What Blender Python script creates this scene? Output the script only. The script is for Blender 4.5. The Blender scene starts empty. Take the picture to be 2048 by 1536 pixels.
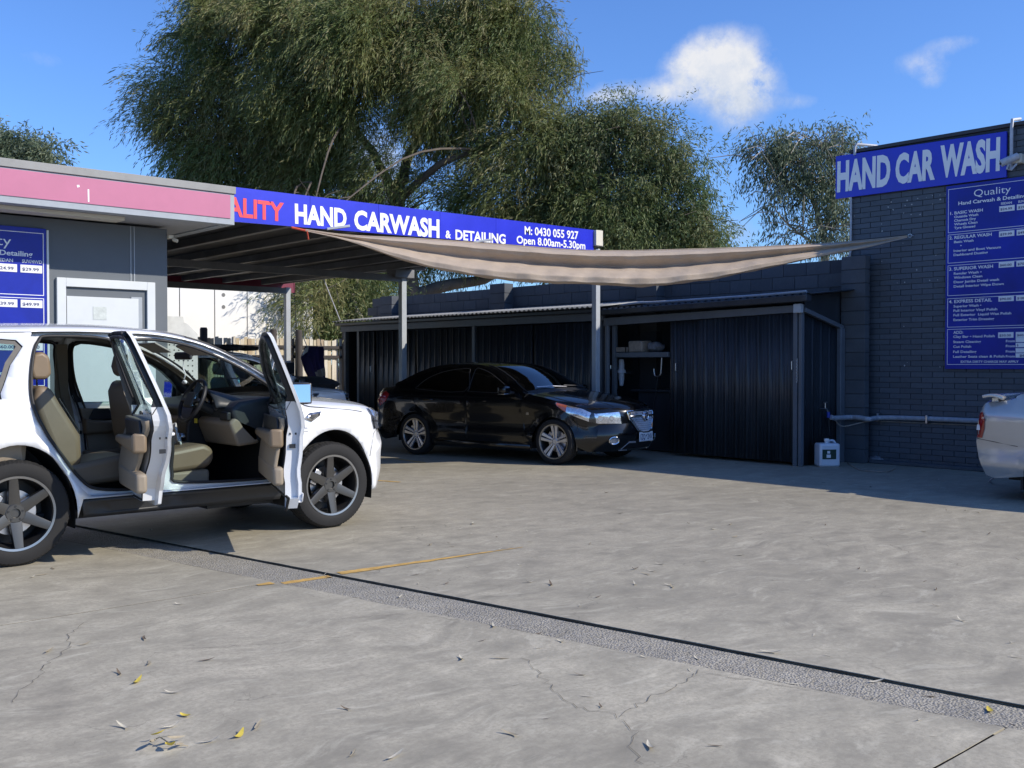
import bpy, bmesh, math, random
import numpy as np
from mathutils import Vector, Matrix
from mathutils.geometry import delaunay_2d_cdt

R = random.Random(7)
NR = np.random.default_rng(11)
sc = bpy.context.scene
col = sc.collection

# ------------------------------------------------------------------ camera, sky, sun, exposure
CAM_H = 1.42
F_PX, HOR = 2050.0, 730.0
cd = bpy.data.cameras.new("camera"); cam = bpy.data.objects.new("camera", cd); col.objects.link(cam)
cd.sensor_width = 36.0; cd.lens = 36.0 * F_PX / 2048.0; cd.clip_start = 0.05; cd.clip_end = 2000
cam.location = (0, 0, CAM_H)
cam.rotation_euler = (math.radians(90) - math.atan(38 / F_PX), 0, math.radians(-42))
sc.camera = cam
CA, SA = math.cos(math.radians(42)), math.sin(math.radians(42))      # .743 .669

SUN = Vector((0.75, -1.26, 1.0)).normalized()                         # towards the sun
SUN_EL = math.asin(SUN.z)
SUN_AZ = math.atan2(SUN.x, SUN.y)
world = bpy.data.worlds.new("World"); sc.world = world; world.use_nodes = True
wn = world.node_tree; wn.nodes.clear()
SKY_STRENGTH = 0.080
sd = bpy.data.lights.new("sun", 'SUN'); sun = bpy.data.objects.new("sun", sd); col.objects.link(sun)
sd.energy = 5.0; sd.angle = math.radians(0.53); sd.color = (1.0, 0.915, 0.79)
sun.rotation_euler = SUN.to_track_quat('Z', 'Y').to_euler()
sun.location = (6, -10, 20)
sc.view_settings.view_transform = 'Standard'
sc.view_settings.look = 'None'
sc.view_settings.exposure = 0.12
sc.view_settings.gamma = 1.0
sc.view_settings.use_curve_mapping = False
sc.cycles.max_bounces = 8
sc.cycles.transparent_max_bounces = 24
sc.cycles.use_denoising = True


def at(x, y, Z):
    """world point seen at photo pixel (x, y) at distance Z along the view axis"""
    X = (x - 1024) / F_PX * Z
    return Vector((X * CA + Z * SA, -X * SA + Z * CA, CAM_H - (y - HOR) * Z / F_PX))


def onV(x, y, v):
    k = (x - 1024) / F_PX
    return at(x, y, v / (CA - SA * k))


def onU(x, y, u):
    k = (x - 1024) / F_PX
    return at(x, y, u / (SA + CA * k))


def onG(x, y, z=0.0):
    return at(x, y, (CAM_H - z) * F_PX / (y - HOR))


# ------------------------------------------------------------------ node helpers
def nt_new(name):
    m = bpy.data.materials.new(name); m.use_nodes = True
    nt = m.node_tree; nt.nodes.clear()
    return m, nt


def nd(nt, typ, **kw):
    n = nt.nodes.new(typ)
    for k, v in kw.items():
        if k.startswith("i_"):
            key = k[2:]
            n.inputs[int(key) if key.isdigit() else key.replace("_", " ")].default_value = v
        else:
            setattr(n, k, v)
    return n


def L(nt, a, b):
    nt.links.new(a, b)


def math_n(nt, op, a, b=None, c=None, clamp=False):
    n = nt.nodes.new("ShaderNodeMath"); n.operation = op; n.use_clamp = clamp
    for i, x in enumerate((a, b, c)):
        if x is None: continue
        if isinstance(x, (int, float)): n.inputs[i].default_value = x
        else: nt.links.new(x, n.inputs[i])
    return n.outputs[0]


def ramp(nt, fac, stops, interp='LINEAR'):
    n = nt.nodes.new("ShaderNodeValToRGB"); n.color_ramp.interpolation = interp
    el = n.color_ramp.elements
    while len(el) < len(stops): el.new(0.5)
    for e, (p, c) in zip(el, stops):
        e.position = p; e.color = (c, c, c, 1) if isinstance(c, (int, float)) else (*c, 1)
    nt.links.new(fac, n.inputs[0])
    return n.outputs[0]


def mixc(nt, fac, a, b, typ='MIX'):
    n = nt.nodes.new("ShaderNodeMix"); n.data_type = 'RGBA'; n.blend_type = typ
    for i, x in ((0, fac), (6, a), (7, b)):
        if isinstance(x, (int, float)): n.inputs[i].default_value = x
        elif isinstance(x, tuple): n.inputs[i].default_value = (*x, 1)
        else: nt.links.new(x, n.inputs[i])
    return n.outputs[2]


def noise(nt, scale, detail=4, rough=0.55, vec=None, dist=0.0, coord='Object', sc3=None):
    if vec is None:
        tc = nt.nodes.new("ShaderNodeTexCoord"); vec = tc.outputs[coord]
    if sc3:
        mp = nt.nodes.new("ShaderNodeMapping"); mp.inputs['Scale'].default_value = sc3
        nt.links.new(vec, mp.inputs[0]); vec = mp.outputs[0]
    n = nt.nodes.new("ShaderNodeTexNoise"); n.inputs['Scale'].default_value = scale
    n.inputs['Detail'].default_value = detail; n.inputs['Roughness'].default_value = rough
    n.inputs['Distortion'].default_value = dist
    nt.links.new(vec, n.inputs['Vector'])
    return n.outputs[0]


def bump(nt, h, strength=0.3, dist=0.01):
    b = nt.nodes.new("ShaderNodeBump"); b.inputs['Strength'].default_value = strength
    b.inputs['Distance'].default_value = dist
    nt.links.new(h, b.inputs['Height'])
    return b.outputs[0]


def mat(name, c, rough=0.6, metal=0.0, var=0.12, vscale=3.0, bmp=0.0, bscale=60, coat=0.0, spec=0.5,
        dirt=0.0, bdist=0.004, emis=None, streak=None, orand=0.0):
    m, nt = nt_new(name)
    p = nd(nt, "ShaderNodeBsdfPrincipled"); o = nd(nt, "ShaderNodeOutputMaterial")
    L(nt, p.outputs[0], o.inputs[0])
    p.inputs['Roughness'].default_value = rough; p.inputs['Metallic'].default_value = metal
    p.inputs['Coat Weight'].default_value = coat; p.inputs['Coat Roughness'].default_value = 0.03
    p.inputs['Specular IOR Level'].default_value = spec
    a = noise(nt, vscale, 6, 0.65, sc3=streak)
    lo = tuple(x * (1 - var) for x in c); hi = tuple(min(1, x * (1 + var)) for x in c)
    cc = mixc(nt, ramp(nt, a, [(0.3, 0), (0.7, 1)]), lo, hi)
    if dirt > 0:
        d = noise(nt, vscale * 2.3, 8, 0.75)
        cc = mixc(nt, math_n(nt, 'MULTIPLY', ramp(nt, d, [(0.5, 0), (0.75, 1)]), dirt), cc, tuple(x * 0.35 for x in c))
    if orand:
        oi = nd(nt, "ShaderNodeObjectInfo"); k_ = math_n(nt, 'ADD', math_n(nt, 'MULTIPLY', oi.outputs['Random'], 2 * orand), 1 - orand)
        hv = nd(nt, "ShaderNodeHueSaturation"); L(nt, k_, hv.inputs['Value']); L(nt, cc, hv.inputs['Color']); cc = hv.outputs[0]
    L(nt, cc, p.inputs['Base Color'])
    rr = math_n(nt, 'ADD', math_n(nt, 'MULTIPLY', math_n(nt, 'SUBTRACT', a, 0.5), 0.25 * rough), rough)
    L(nt, rr, p.inputs['Roughness'])
    if bmp > 0:
        L(nt, bump(nt, noise(nt, bscale, 5, 0.6), bmp, bdist), p.inputs['Normal'])
    if emis:
        p.inputs['Emission Color'].default_value = (*emis[:3], 1); p.inputs['Emission Strength'].default_value = emis[3]
    return m


def glass(name, tint, refl=1.0, f0=1.45):
    m, nt = nt_new(name)
    o = nd(nt, "ShaderNodeOutputMaterial")
    t = nd(nt, "ShaderNodeBsdfTransparent"); t.inputs[0].default_value = (*tint, 1)
    g = nd(nt, "ShaderNodeBsdfGlossy"); g.inputs['Roughness'].default_value = 0.015
    g.inputs[0].default_value = (refl, refl, refl, 1)
    ge = nd(nt, "ShaderNodeNewGeometry"); dt = nd(nt, "ShaderNodeVectorMath", operation='DOT_PRODUCT')
    L(nt, ge.outputs['Normal'], dt.inputs[0]); L(nt, ge.outputs['Incoming'], dt.inputs[1])
    r0 = ((f0 - 1) / (f0 + 1)) ** 2
    cc = math_n(nt, 'SUBTRACT', 1.0, math_n(nt, 'ABSOLUTE', dt.outputs['Value']), clamp=True)
    fr = math_n(nt, 'ADD', math_n(nt, 'MULTIPLY', math_n(nt, 'POWER', cc, 5.0), 1 - r0), r0 * 1.8, clamp=True)
    mx = nd(nt, "ShaderNodeMixShader")
    L(nt, fr, mx.inputs[0]); L(nt, t.outputs[0], mx.inputs[1]); L(nt, g.outputs[0], mx.inputs[2])
    L(nt, mx.outputs[0], o.inputs[0])
    return m


# ------------------------------------------------------------------ world shader (sky + clouds)
def build_world():
    nt = wn
    sky = nd(nt, "ShaderNodeTexSky"); sky.sky_type = 'NISHITA'; sky.sun_disc = False
    sky.sun_elevation = SUN_EL; sky.sun_rotation = SUN_AZ
    sky.air_density = 1.0; sky.dust_density = 0.35; sky.ozone_density = 2.6
    hs = nd(nt, "ShaderNodeMix"); hs.data_type = 'RGBA'; hs.blend_type = 'MULTIPLY'; hs.inputs[0].default_value = 1.0
    hs.inputs[7].default_value = (1.08, 1.55, 2.35, 1)
    L(nt, sky.outputs[0], hs.inputs[6])
    tc = nd(nt, "ShaderNodeTexCoord"); D = tc.outputs['Generated']
    n1 = noise(nt, 14, 8, 0.62, vec=D); n2 = noise(nt, 45, 7, 0.68, vec=D)
    wob = math_n(nt, 'ADD', math_n(nt, 'MULTIPLY', math_n(nt, 'SUBTRACT', n1, 0.5), 3.0),
                 math_n(nt, 'MULTIPLY', math_n(nt, 'SUBTRACT', n2, 0.5), 2.2))
    total = None
    zc = nd(nt, "ShaderNodeSeparateXYZ"); L(nt, D, zc.inputs[0])
    #        px x, y, rx, ry, peak
    blobs = [(1425, 120, 60, 44, .95), (1478, 150, 52, 50, .95), (1500, 190, 46, 36, .7), (1415, 178, 66, 36, .75), (1255, 186, 66, 20, .48), (1330, 185, 50, 22, .4), (1365, 130, 34, 24, .5), (1205, 200, 36, 14, .35),
             (1465, 235, 40, 28, .55), (1590, 208, 45, 14, .26), (1840, 130, 44, 22, .36), (1900, 92, 40, 14, .32), (1860, 160, 24, 18, .3),
             (1465, 470, 42, 36, .5), (85, 120, 70, 20, .12), (745, 330, 60, 60, .9), (735, 400, 60, 30, .9), (1000, 330, 70, 40, .5),
             (2450, 260, 160, 60, 1.0), (-420, 330, 200, 60, 1.0), (-900, 120, 160, 80, 1.0)]
    for (x, y, rx, ry, pk) in blobs:
        c = (at(x, y, 1) - Vector((0, 0, CAM_H))).normalized()
        r = c.cross(Vector((0, 0, 1))).normalized(); u = r.cross(c)
        def dot(v):
            n = nt.nodes.new("ShaderNodeVectorMath"); n.operation = 'DOT_PRODUCT'; n.inputs[1].default_value = v
            nt.links.new(D, n.inputs[0]); return n.outputs['Value']
        a = math_n(nt, 'DIVIDE', dot(r), rx / F_PX); b = math_n(nt, 'DIVIDE', dot(u), ry / F_PX)
        q = math_n(nt, 'ADD', math_n(nt, 'MULTIPLY', a, a), math_n(nt, 'MULTIPLY', b, b))
        q = math_n(nt, 'MULTIPLY', math_n(nt, 'EXPONENT', math_n(nt, 'MULTIPLY', q, -1.0)), pk)
        q = math_n(nt, 'MULTIPLY', q, math_n(nt, 'GREATER_THAN', dot(c), 0.0))
        total = q if total is None else math_n(nt, 'ADD', total, q)
    m = math_n(nt, 'MULTIPLY', total, math_n(nt, 'ADD', wob, 1.0), clamp=True)
    m = ramp(nt, m, [(0.10, 0), (0.30, .25), (0.62, .72), (1.0, 1)])
    cs = ramp(nt, math_n(nt, 'ADD', math_n(nt, 'MULTIPLY', total, 0.55), math_n(nt, 'MULTIPLY', n2, 0.35)),
              [(0.15, (5.2, 6.3, 8.8)), (0.75, (8.6, 8.9, 9.6))])
    # ramp clamps to 1: scale after
    cs = ramp(nt, math_n(nt, 'ADD', math_n(nt, 'MULTIPLY', math_n(nt, 'SUBTRACT', zc.outputs[2], .215), 3.2), math_n(nt, 'MULTIPLY', noise(nt, 20, 8, .7, vec=D), 0.95)),
              [(0.36, (.48, .58, .78)), (0.56, (.76, .82, .92)), (0.74, (.97, .97, .98))])
    sc3 = nd(nt, "ShaderNodeVectorMath", operation='SCALE'); L(nt, cs, sc3.inputs[0]); sc3.inputs['Scale'].default_value = 0.84 / SKY_STRENGTH
    c = mixc(nt, math_n(nt, 'MULTIPLY', m, 0.93), hs.outputs[2], sc3.outputs[0])
    bg = nd(nt, "ShaderNodeBackground"); bg.inputs[1].default_value = SKY_STRENGTH
    L(nt, c, bg.inputs[0])
    o = nd(nt, "ShaderNodeOutputWorld"); L(nt, bg.outputs[0], o.inputs[0])


build_world()

# ------------------------------------------------------------------ geometry helpers
WM = {}


class G:
    def __init__(s): s.v = []; s.f = []

    def add(s, vs, fs):
        n = len(s.v); s.v.extend([tuple(v) for v in vs]); s.f.extend([tuple(i + n for i in f) for f in fs]); return s

    def box(s, x0, x1, y0, y1, z0, z1):
        x0, x1 = min(x0, x1), max(x0, x1); y0, y1 = min(y0, y1), max(y0, y1); z0, z1 = min(z0, z1), max(z0, z1)
        return s.add([(x0, y0, z0), (x1, y0, z0), (x1, y1, z0), (x0, y1, z0), (x0, y0, z1), (x1, y0, z1), (x1, y1, z1), (x0, y1, z1)],
                     [(0, 3, 2, 1), (4, 5, 6, 7), (0, 1, 5, 4), (1, 2, 6, 5), (2, 3, 7, 6), (3, 0, 4, 7)])

    def obox(s, c, h, M):
        c = Vector(c); vs = [c + M @ Vector((a * h[0], b * h[1], d * h[2])) for d in (-1, 1) for b in (-1, 1) for a in (-1, 1)]
        return s.add(vs, [(0, 2, 3, 1), (4, 5, 7, 6), (0, 1, 5, 4), (1, 3, 7, 5), (3, 2, 6, 7), (2, 0, 4, 6)])

    def beam(s, a, b, w, h, up=(0, 0, 1)):
        a, b = Vector(a), Vector(b); d = (b - a); ln = d.length; d.normalize()
        r = d.cross(Vector(up)).normalized(); u = r.cross(d)
        M = Matrix((d, r, u)).transposed()
        return s.obox((a + b) / 2, (ln / 2, w / 2, h / 2), M)

    def tube(s, pts, r, n=8, closed=False, cap=True):
        pts = [Vector(p) for p in pts]; m = len(pts)
        rr = r if isinstance(r, (list, tuple)) else [r] * m
        rings = []; prev = None
        for i, p in enumerate(pts):
            if closed: d = pts[(i + 1) % m] - pts[i - 1]
            else: d = pts[min(i + 1, m - 1)] - pts[max(i - 1, 0)]
            if d.length < 1e-9: d = Vector((0, 0, 1))
            d.normalize()
            if prev is None:
                a = Vector((0, 0, 1)) if abs(d.z) < .9 else Vector((1, 0, 0))
                u = d.cross(a).normalized()
            else:
                u = (prev - d * prev.dot(d))
                u = u.normalized() if u.length > 1e-6 else d.orthogonal().normalized()
            prev = u; w = d.cross(u)
            rings.append([p + (u * math.cos(2 * math.pi * k / n) + w * math.sin(2 * math.pi * k / n)) * rr[i] for k in range(n)])
        vs = [q for ring in rings for q in ring]; fs = []
        for i in range(m if closed else m - 1):
            j = (i + 1) % m
            for k in range(n):
                fs.append((i * n + k, i * n + (k + 1) % n, j * n + (k + 1) % n, j * n + k))
        if cap and not closed:
            fs.append(tuple(reversed(range(n)))); fs.append(tuple((m - 1) * n + k for k in range(n)))
        return s.add(vs, fs)

    def lathe(s, prof, n=32, c=(0, 0, 0), axis='Y', mod=None):
        vs = []; m = len(prof)
        for k in range(n):
            a = 2 * math.pi * k / n
            for i, (r, h) in enumerate(prof):
                if mod: r = mod(i, k, r)
                x, y = r * math.cos(a), r * math.sin(a)
                p = (x, h, y) if axis == 'Y' else ((x, y, h) if axis == 'Z' else (h, x, y))
                vs.append((p[0] + c[0], p[1] + c[1], p[2] + c[2]))
        fs = []
        for k in range(n):
            j = (k + 1) % n
            for i in range(m - 1):
                fs.append((k * m + i, j * m + i, j * m + i + 1, k * m + i + 1))
        return s.add(vs, fs)

    def disc(s, c, r, n=24, axis='Y', r2=None):
        r2 = r2 or r; vs = []
        for k in range(n):
            a = 2 * math.pi * k / n; x, y = r * math.cos(a), r2 * math.sin(a)
            p = (x, 0, y) if axis == 'Y' else ((x, y, 0) if axis == 'Z' else (0, x, y))
            vs.append((p[0] + c[0], p[1] + c[1], p[2] + c[2]))
        return s.add(vs, [tuple(range(n))])

    def grid(s, fn, nu, nv):
        vs = [fn(i / nu, j / nv) for i in range(nu + 1) for j in range(nv + 1)]
        fs = [(i * (nv + 1) + j, (i + 1) * (nv + 1) + j, (i + 1) * (nv + 1) + j + 1, i * (nv + 1) + j + 1) for i in range(nu) for j in range(nv)]
        return s.add(vs, fs)

    def prism(s, poly, fn, d0, d1):
        """poly in 2-D, fn(a, b, d) -> 3-D"""
        n = len(poly); vs = [fn(a, b, d0) for a, b in poly] + [fn(a, b, d1) for a, b in poly]
        fs = [tuple(range(n))[::-1], tuple(range(n, 2 * n))] + [(i, (i + 1) % n, n + (i + 1) % n, n + i) for i in range(n)]
        return s.add(vs, fs)

    def blob(s, c, r, n=12, m=8, jit=0.0, rnd=R):
        vs = [(c[0], c[1], c[2] - r[2])]
        for i in range(1, m):
            t = math.pi * i / m - math.pi / 2
            for k in range(n):
                a = 2 * math.pi * k / n; q = 1 + rnd.uniform(-jit, jit)
                vs.append((c[0] + r[0] * math.cos(t) * math.cos(a) * q, c[1] + r[1] * math.cos(t) * math.sin(a) * q, c[2] + r[2] * math.sin(t) * q))
        vs.append((c[0], c[1], c[2] + r[2])); fs = []
        for k in range(n): fs.append((0, 1 + (k + 1) % n, 1 + k))
        for i in range(m - 2):
            for k in range(n):
                a = 1 + i * n + k; b = 1 + i * n + (k + 1) % n
                fs.append((a, b, b + n, a + n))
        e = len(vs) - 1; b0 = 1 + (m - 2) * n
        for k in range(n): fs.append((b0 + k, b0 + (k + 1) % n, e))
        return s.add(vs, fs)


def make_mesh(name, g, m, smooth=True, angle=35, recalc=True):
    me = bpy.data.meshes.new(name); me.from_pydata([tuple(v) for v in g.v], [], g.f)
    if recalc:
        bm = bmesh.new(); bm.from_mesh(me); bmesh.ops.recalc_face_normals(bm, faces=bm.faces); bm.to_mesh(me); bm.free()
    if smooth:
        me.polygons.foreach_set("use_smooth", [True] * len(me.polygons)); me.set_sharp_from_angle(angle=math.radians(angle))
    if m: me.materials.append(m)
    return me


def thing(name, label, cat, loc=(0, 0, 0), rotz=0.0, group=None, scale=1.0):
    o = bpy.data.objects.new(name, None); col.objects.link(o); o.empty_display_size = 0.2
    o.location = loc; o.rotation_euler = (0, 0, rotz); o.scale = (scale,) * 3
    WM[o] = Matrix.Translation(loc) @ Matrix.Rotation(rotz, 4, 'Z') @ Matrix.Scale(scale, 4)
    o["label"] = label; o["category"] = cat
    if group: o["group"] = group
    return o


def obj(name, g, m, parent=None, local=False, smooth=True, angle=35, bevel=0.0, seg=2, solid=0.0, soff=0.0, recalc=True,
        label=None, cat=None, group=None, kind=None, basis=None):
    me = g if isinstance(g, bpy.types.Mesh) else make_mesh(name, g, m, smooth, angle, recalc)
    o = bpy.data.objects.new(name, me); col.objects.link(o)
    if parent is None:
        if not isinstance(g, bpy.types.Mesh) and kind != 'structure':
            co = np.array(g.v); lo, hi = co.min(0), co.max(0)
            org = Vector(((lo[0] + hi[0]) / 2, (lo[1] + hi[1]) / 2, lo[2]))
            me.transform(Matrix.Translation(-org)); o.location = org
        WM[o] = Matrix.Translation(o.location)
    elif local:
        o.parent = parent; B = basis or Matrix.Identity(4); o.matrix_basis = B; WM[o] = WM[parent] @ B
    else:
        o.parent = parent; o.matrix_parent_inverse = WM[parent].inverted(); WM[o] = Matrix.Identity(4)
    if solid:
        md = o.modifiers.new("thickness", 'SOLIDIFY'); md.thickness = solid; md.offset = soff
    if bevel:
        md = o.modifiers.new("edges", 'BEVEL'); md.width = bevel; md.segments = seg; md.limit_method = 'ANGLE'; md.angle_limit = math.radians(35)
    if label: o["label"] = label
    if cat: o["category"] = cat
    if group: o["group"] = group
    if kind: o["kind"] = kind
    return o


def tie(o, parent):
    """share mesh piece placed in world coordinates under parent"""
    o.parent = parent; o.matrix_parent_inverse = WM[parent].inverted()


def catmull(pts, n=4, closed=False):
    P = [np.array(p, float) for p in pts]; m = len(P); out = []
    rng = range(m) if closed else range(m - 1)
    for i in rng:
        p0 = P[i - 1] if (i > 0 or closed) else P[0]; p1 = P[i]; p2 = P[(i + 1) % m]
        p3 = P[(i + 2) % m] if (i + 2 < m or closed) else P[-1]
        for k in range(n):
            t = k / n
            out.append(0.5 * ((2 * p1) + (-p0 + p2) * t + (2 * p0 - 5 * p1 + 4 * p2 - p3) * t * t + (-p0 + 3 * p1 - 3 * p2 + p3) * t ** 3))
    if not closed: out.append(P[-1])
    return [tuple(q) for q in out]


def inpoly(px, py, poly):
    c = False; n = len(poly); j = n - 1
    for i in range(n):
        xi, yi = poly[i]; xj, yj = poly[j]
        if (yi > py) != (yj > py) and px < (xj - xi) * (py - yi) / (yj - yi) + xi: c = not c
        j = i
    return c


def cdt_panel(outline, holes, fn, step=0.08):
    """fill outline minus holes with a triangulation that carries inner points, map (a,b)->3D"""
    pts = []; edges = []
    for loop in [outline] + list(holes):
        b = len(pts)
        for p in loop: pts.append(Vector((p[0], p[1])))
        m = len(loop)
        edges += [(b + i, b + (i + 1) % m) for i in range(m)]
    xs = [p[0] for p in outline]; ys = [p[1] for p in outline]
    nb = [(p[0], p[1]) for p in pts]
    nba = np.array(nb)
    y = min(ys) + step * .5
    while y < max(ys):
        x = min(xs) + step * .5
        while x < max(xs):
            if inpoly(x, y, outline) and not any(inpoly(x, y, h) for h in holes):
                if np.min((nba[:, 0] - x) ** 2 + (nba[:, 1] - y) ** 2) > (step * .35) ** 2: pts.append(Vector((x, y)))
            x += step
        y += step
    vs, es, fs, *_ = delaunay_2d_cdt(pts, edges, [], 0, 1e-5)
    g = G(); V = [fn(v.x, v.y) for v in vs]; F = []
    for f in fs:
        cx = sum(vs[i].x for i in f) / len(f); cy = sum(vs[i].y for i in f) / len(f)
        if inpoly(cx, cy, outline) and not any(inpoly(cx, cy, h) for h in holes): F.append(tuple(f))
    return g.add(V, F)


def arc(cx, cz, rx, rz, a0, a1, n=20):
    return [(cx + rx * math.cos(math.radians(a0 + (a1 - a0) * i / n)), cz + rz * math.sin(math.radians(a0 + (a1 - a0) * i / n))) for i in range(n + 1)]


def text_mesh(body, p0, p1, up, m, out, name="lettering", bold=0.02, depth=0.004, keep=None):
    """lettering that runs from p0 (left, baseline) to p1 (right, baseline) with cap height `up`; out = outward normal"""
    cu = bpy.data.curves.new("t", 'FONT'); cu.body = body; cu.size = 1.0; cu.offset = bold; cu.resolution_u = 3
    ob = bpy.data.objects.new("t", cu); col.objects.link(ob)
    me = bpy.data.meshes.new_from_object(ob.evaluated_get(bpy.context.evaluated_depsgraph_get()))
    bpy.data.objects.remove(ob)
    n = len(me.vertices); co = np.empty(n * 3); me.vertices.foreach_get("co", co); co = co.reshape(-1, 3)
    fs = [tuple(p.vertices) for p in me.polygons]
    bpy.data.meshes.remove(me)
    x0, x1 = co[:, 0].min(), co[:, 0].max()
    p0, p1, out = Vector(p0), Vector(p1), Vector(out)
    w = (p1 - p0); ln = w.length; w = w.normalized(); sx = ln / (x1 - x0); CAPH = 0.72
    sy = up / CAPH
    U = out.cross(w).normalized()
    vs = [p0 + w * ((c[0] - x0) * sx) + U * (c[1] * sy) + out * depth for c in co]
    return vs, fs


def lettering(parent, rows, m, out, name="lettering", depth=0.004, local=False):
    for (body, p0, p1, up, bold) in rows:
        obj(name, G().add(*text_mesh(body, p0, p1, up, m, out, bold=bold, depth=depth)), m, parent, local=local, smooth=False, recalc=False)


# ------------------------------------------------------------------ materials
M = {}
M['pink'] = mat("pink fascia paint", (.43, .135, .225), .5, var=.05, vscale=2, bmp=.05, dirt=.06)
M['trimgrey'] = mat("pale grey trim paint", (.30, .33, .36), .55, var=.08, vscale=4, dirt=.2)
M['roofcap'] = mat("grey roof capping", (.24, .24, .23), .6, var=.1, dirt=.25)
M['soffit'] = mat("soffit sheet", (.34, .35, .37), .7, var=.08, dirt=.15)
M['wallgrey'] = mat("blue grey wall paint", (.105, .120, .135), .7, var=.07, vscale=2, bmp=.15, bscale=40)
M['doorwhite'] = mat("white door paint", (.56, .59, .60), .5, var=.04, vscale=3, dirt=.05)
M['paper'] = mat("taped paper", (.50, .54, .52), .8, var=.15, vscale=20)
M['signblue'] = mat("blue sign face", (.009, .018, .50), .35, var=.12, vscale=1.5, dirt=.12, coat=.1)
M['boardblue'] = mat("blue printed board", (.005, .017, .30), .38, var=.3, vscale=1.2, coat=.0, spec=.3)
M['signwhite'] = mat("white vinyl lettering", (.80, .80, .80), .45, var=.03)
M['signred'] = mat("red vinyl lettering", (.75, .05, .06), .45, var=.05)
M['inkblue'] = mat("dark blue ink", (.02, .03, .12), .5, var=.05)
M['labelwhite'] = mat("white price label", (.74, .74, .76), .5, var=.04, vscale=8)
M['brickpaint'] = mat("blue grey painted brick", (.070, .085, .105), .55, var=.20, vscale=2.2, bmp=.5, bscale=70, dirt=.25, orand=.13)
M['brickjoint'] = mat("painted mortar", (.034, .042, .054), .8, var=.15, vscale=9)
M['blockpaint'] = mat("charcoal painted block", (.070, .080, .094), .7, var=.22, vscale=1.6, bmp=.6, bscale=90, dirt=.3, orand=.12)
M['blockjoint'] = mat("painted block joint", (.045, .05, .06), .8, var=.1)
M['shed'] = mat("charcoal steel sheet", (.028, .033, .040), .42, var=.40, vscale=1.8, dirt=.35, streak=(1, 1, .25))
M['shedtrim'] = mat("shed steel trim", (.10, .115, .135), .5, var=.12, dirt=.25)
M['shedroof'] = mat("shed roof sheet", (.34, .34, .32), .5, var=.2, vscale=5, dirt=.4)
M['post'] = mat("grey post paint", (.36, .39, .42), .55, var=.08, dirt=.15)
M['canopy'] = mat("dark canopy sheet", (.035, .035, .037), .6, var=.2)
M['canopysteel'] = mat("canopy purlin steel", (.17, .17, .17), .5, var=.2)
M['maroon'] = mat("maroon fascia", (.16, .008, .03), .5, var=.15)
M['cream'] = mat("cream plastic", (.62, .58, .48), .5, var=.06)
M['whitewall'] = mat("cream tilt panel", (.72, .71, .66), .75, var=.04, vscale=1.0, dirt=.05)
M['joint'] = mat("dark joint sealant", (.16, .16, .15), .8)
M['fence'] = mat("weathered pine paling", (.46, .39, .27), .85, var=.35, vscale=5, bmp=.4, bscale=30, dirt=.3, streak=(3, 3, .3))
M['fencedark'] = mat("dark fence rail", (.045, .038, .034), .85, var=.3, vscale=6)
M['pvc'] = mat("pale pvc pipe", (.42, .44, .48), .5, var=.15, vscale=9, dirt=.3)
M['pvcdirty'] = mat("weathered pipe lagging", (.32, .34, .38), .7, var=.25, vscale=14, bmp=.4, bscale=60, dirt=.3)
M['chrome'] = mat("chrome", (.75, .76, .78), .10, 1.0, var=.03)
M['steel'] = mat("brushed steel", (.5, .5, .52), .3, 1.0, var=.08)
M['black'] = mat("black plastic", (.015, .016, .018), .5, var=.2, vscale=20)
M['rubber'] = mat("black rubber", (.012, .012, .013), .65, var=.2, vscale=30)
M['tyre'] = mat("tyre rubber", (.008, .008, .0085), .8, var=.3, vscale=18, bmp=.15, bscale=200, dirt=.0)
M['tyremark'] = mat("tyre sidewall lettering", (.040, .040, .042), .6)
M['rim'] = mat("gunmetal alloy", (.085, .083, .08), .34, .75, var=.08)
M['rimlip'] = mat("machined rim lip", (.30, .30, .30), .3, 1.0, var=.05)
M['rimdark'] = mat("black wheel barrel", (.012, .012, .013), .45)
M['alloy'] = mat("silver alloy", (.55, .56, .59), .3, .75, var=.06)
M['suvpaint'] = mat("white car paint", (.68, .69, .70), .22, var=.02, vscale=2, coat=.8, dirt=.02)
M['blackpaint'] = mat("black car paint", (.0022, .0023, .0028), .20, var=.1, coat=.8, spec=.3)
M['silverpaint'] = mat("silver car paint", (.47, .47, .45), .25, .45, var=.04, coat=.8)
M['leather'] = mat("beige leather", (.19, .14, .09), .5, var=.08, vscale=5, bmp=.1, bscale=150)
M['trimbeige'] = mat("beige interior plastic", (.25, .205, .15), .6, var=.05)
M['headliner'] = mat("grey beige headliner", (.34, .32, .29), .9, var=.05)
M['dash'] = mat("charcoal dashboard", (.025, .03, .032), .5, var=.15, vscale=20, bmp=.1, bscale=200)
M['carpet'] = mat("dark carpet", (.018, .018, .02), .95, var=.3, vscale=30)
M['navy'] = mat("navy cloth", (.018, .012, .075), .9, var=.25, vscale=14, bmp=.2, bscale=200)
M['greycloth'] = mat("grey cloth band", (.22, .21, .20), .9, var=.2, vscale=10)
M['checker'] = mat("pale checked cloth", (.45, .47, .46), .9, var=.5, vscale=60)
M['whitecloth'] = mat("pale sheepskin", (.62, .60, .50), .9, var=.1)
M['cable'] = mat("galvanised cable", (.45, .46, .48), .5)
M['jug'] = mat("milky plastic", (.58, .62, .68), .35, var=.06, vscale=6, coat=.2)
M['green'] = mat("dark green label", (.008, .035, .022), .5, var=.4, vscale=20)
M['card'] = mat("grubby cardboard", (.26, .22, .18), .85, var=.3, vscale=12)
M['rag'] = mat("grey rag", (.16, .17, .19), .95, var=.35, vscale=20, bmp=.6, bscale=50, bdist=.02)
M['redlens'] = mat("red lamp lens", (.30, .008, .012), .12, var=.1, coat=1)
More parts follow.
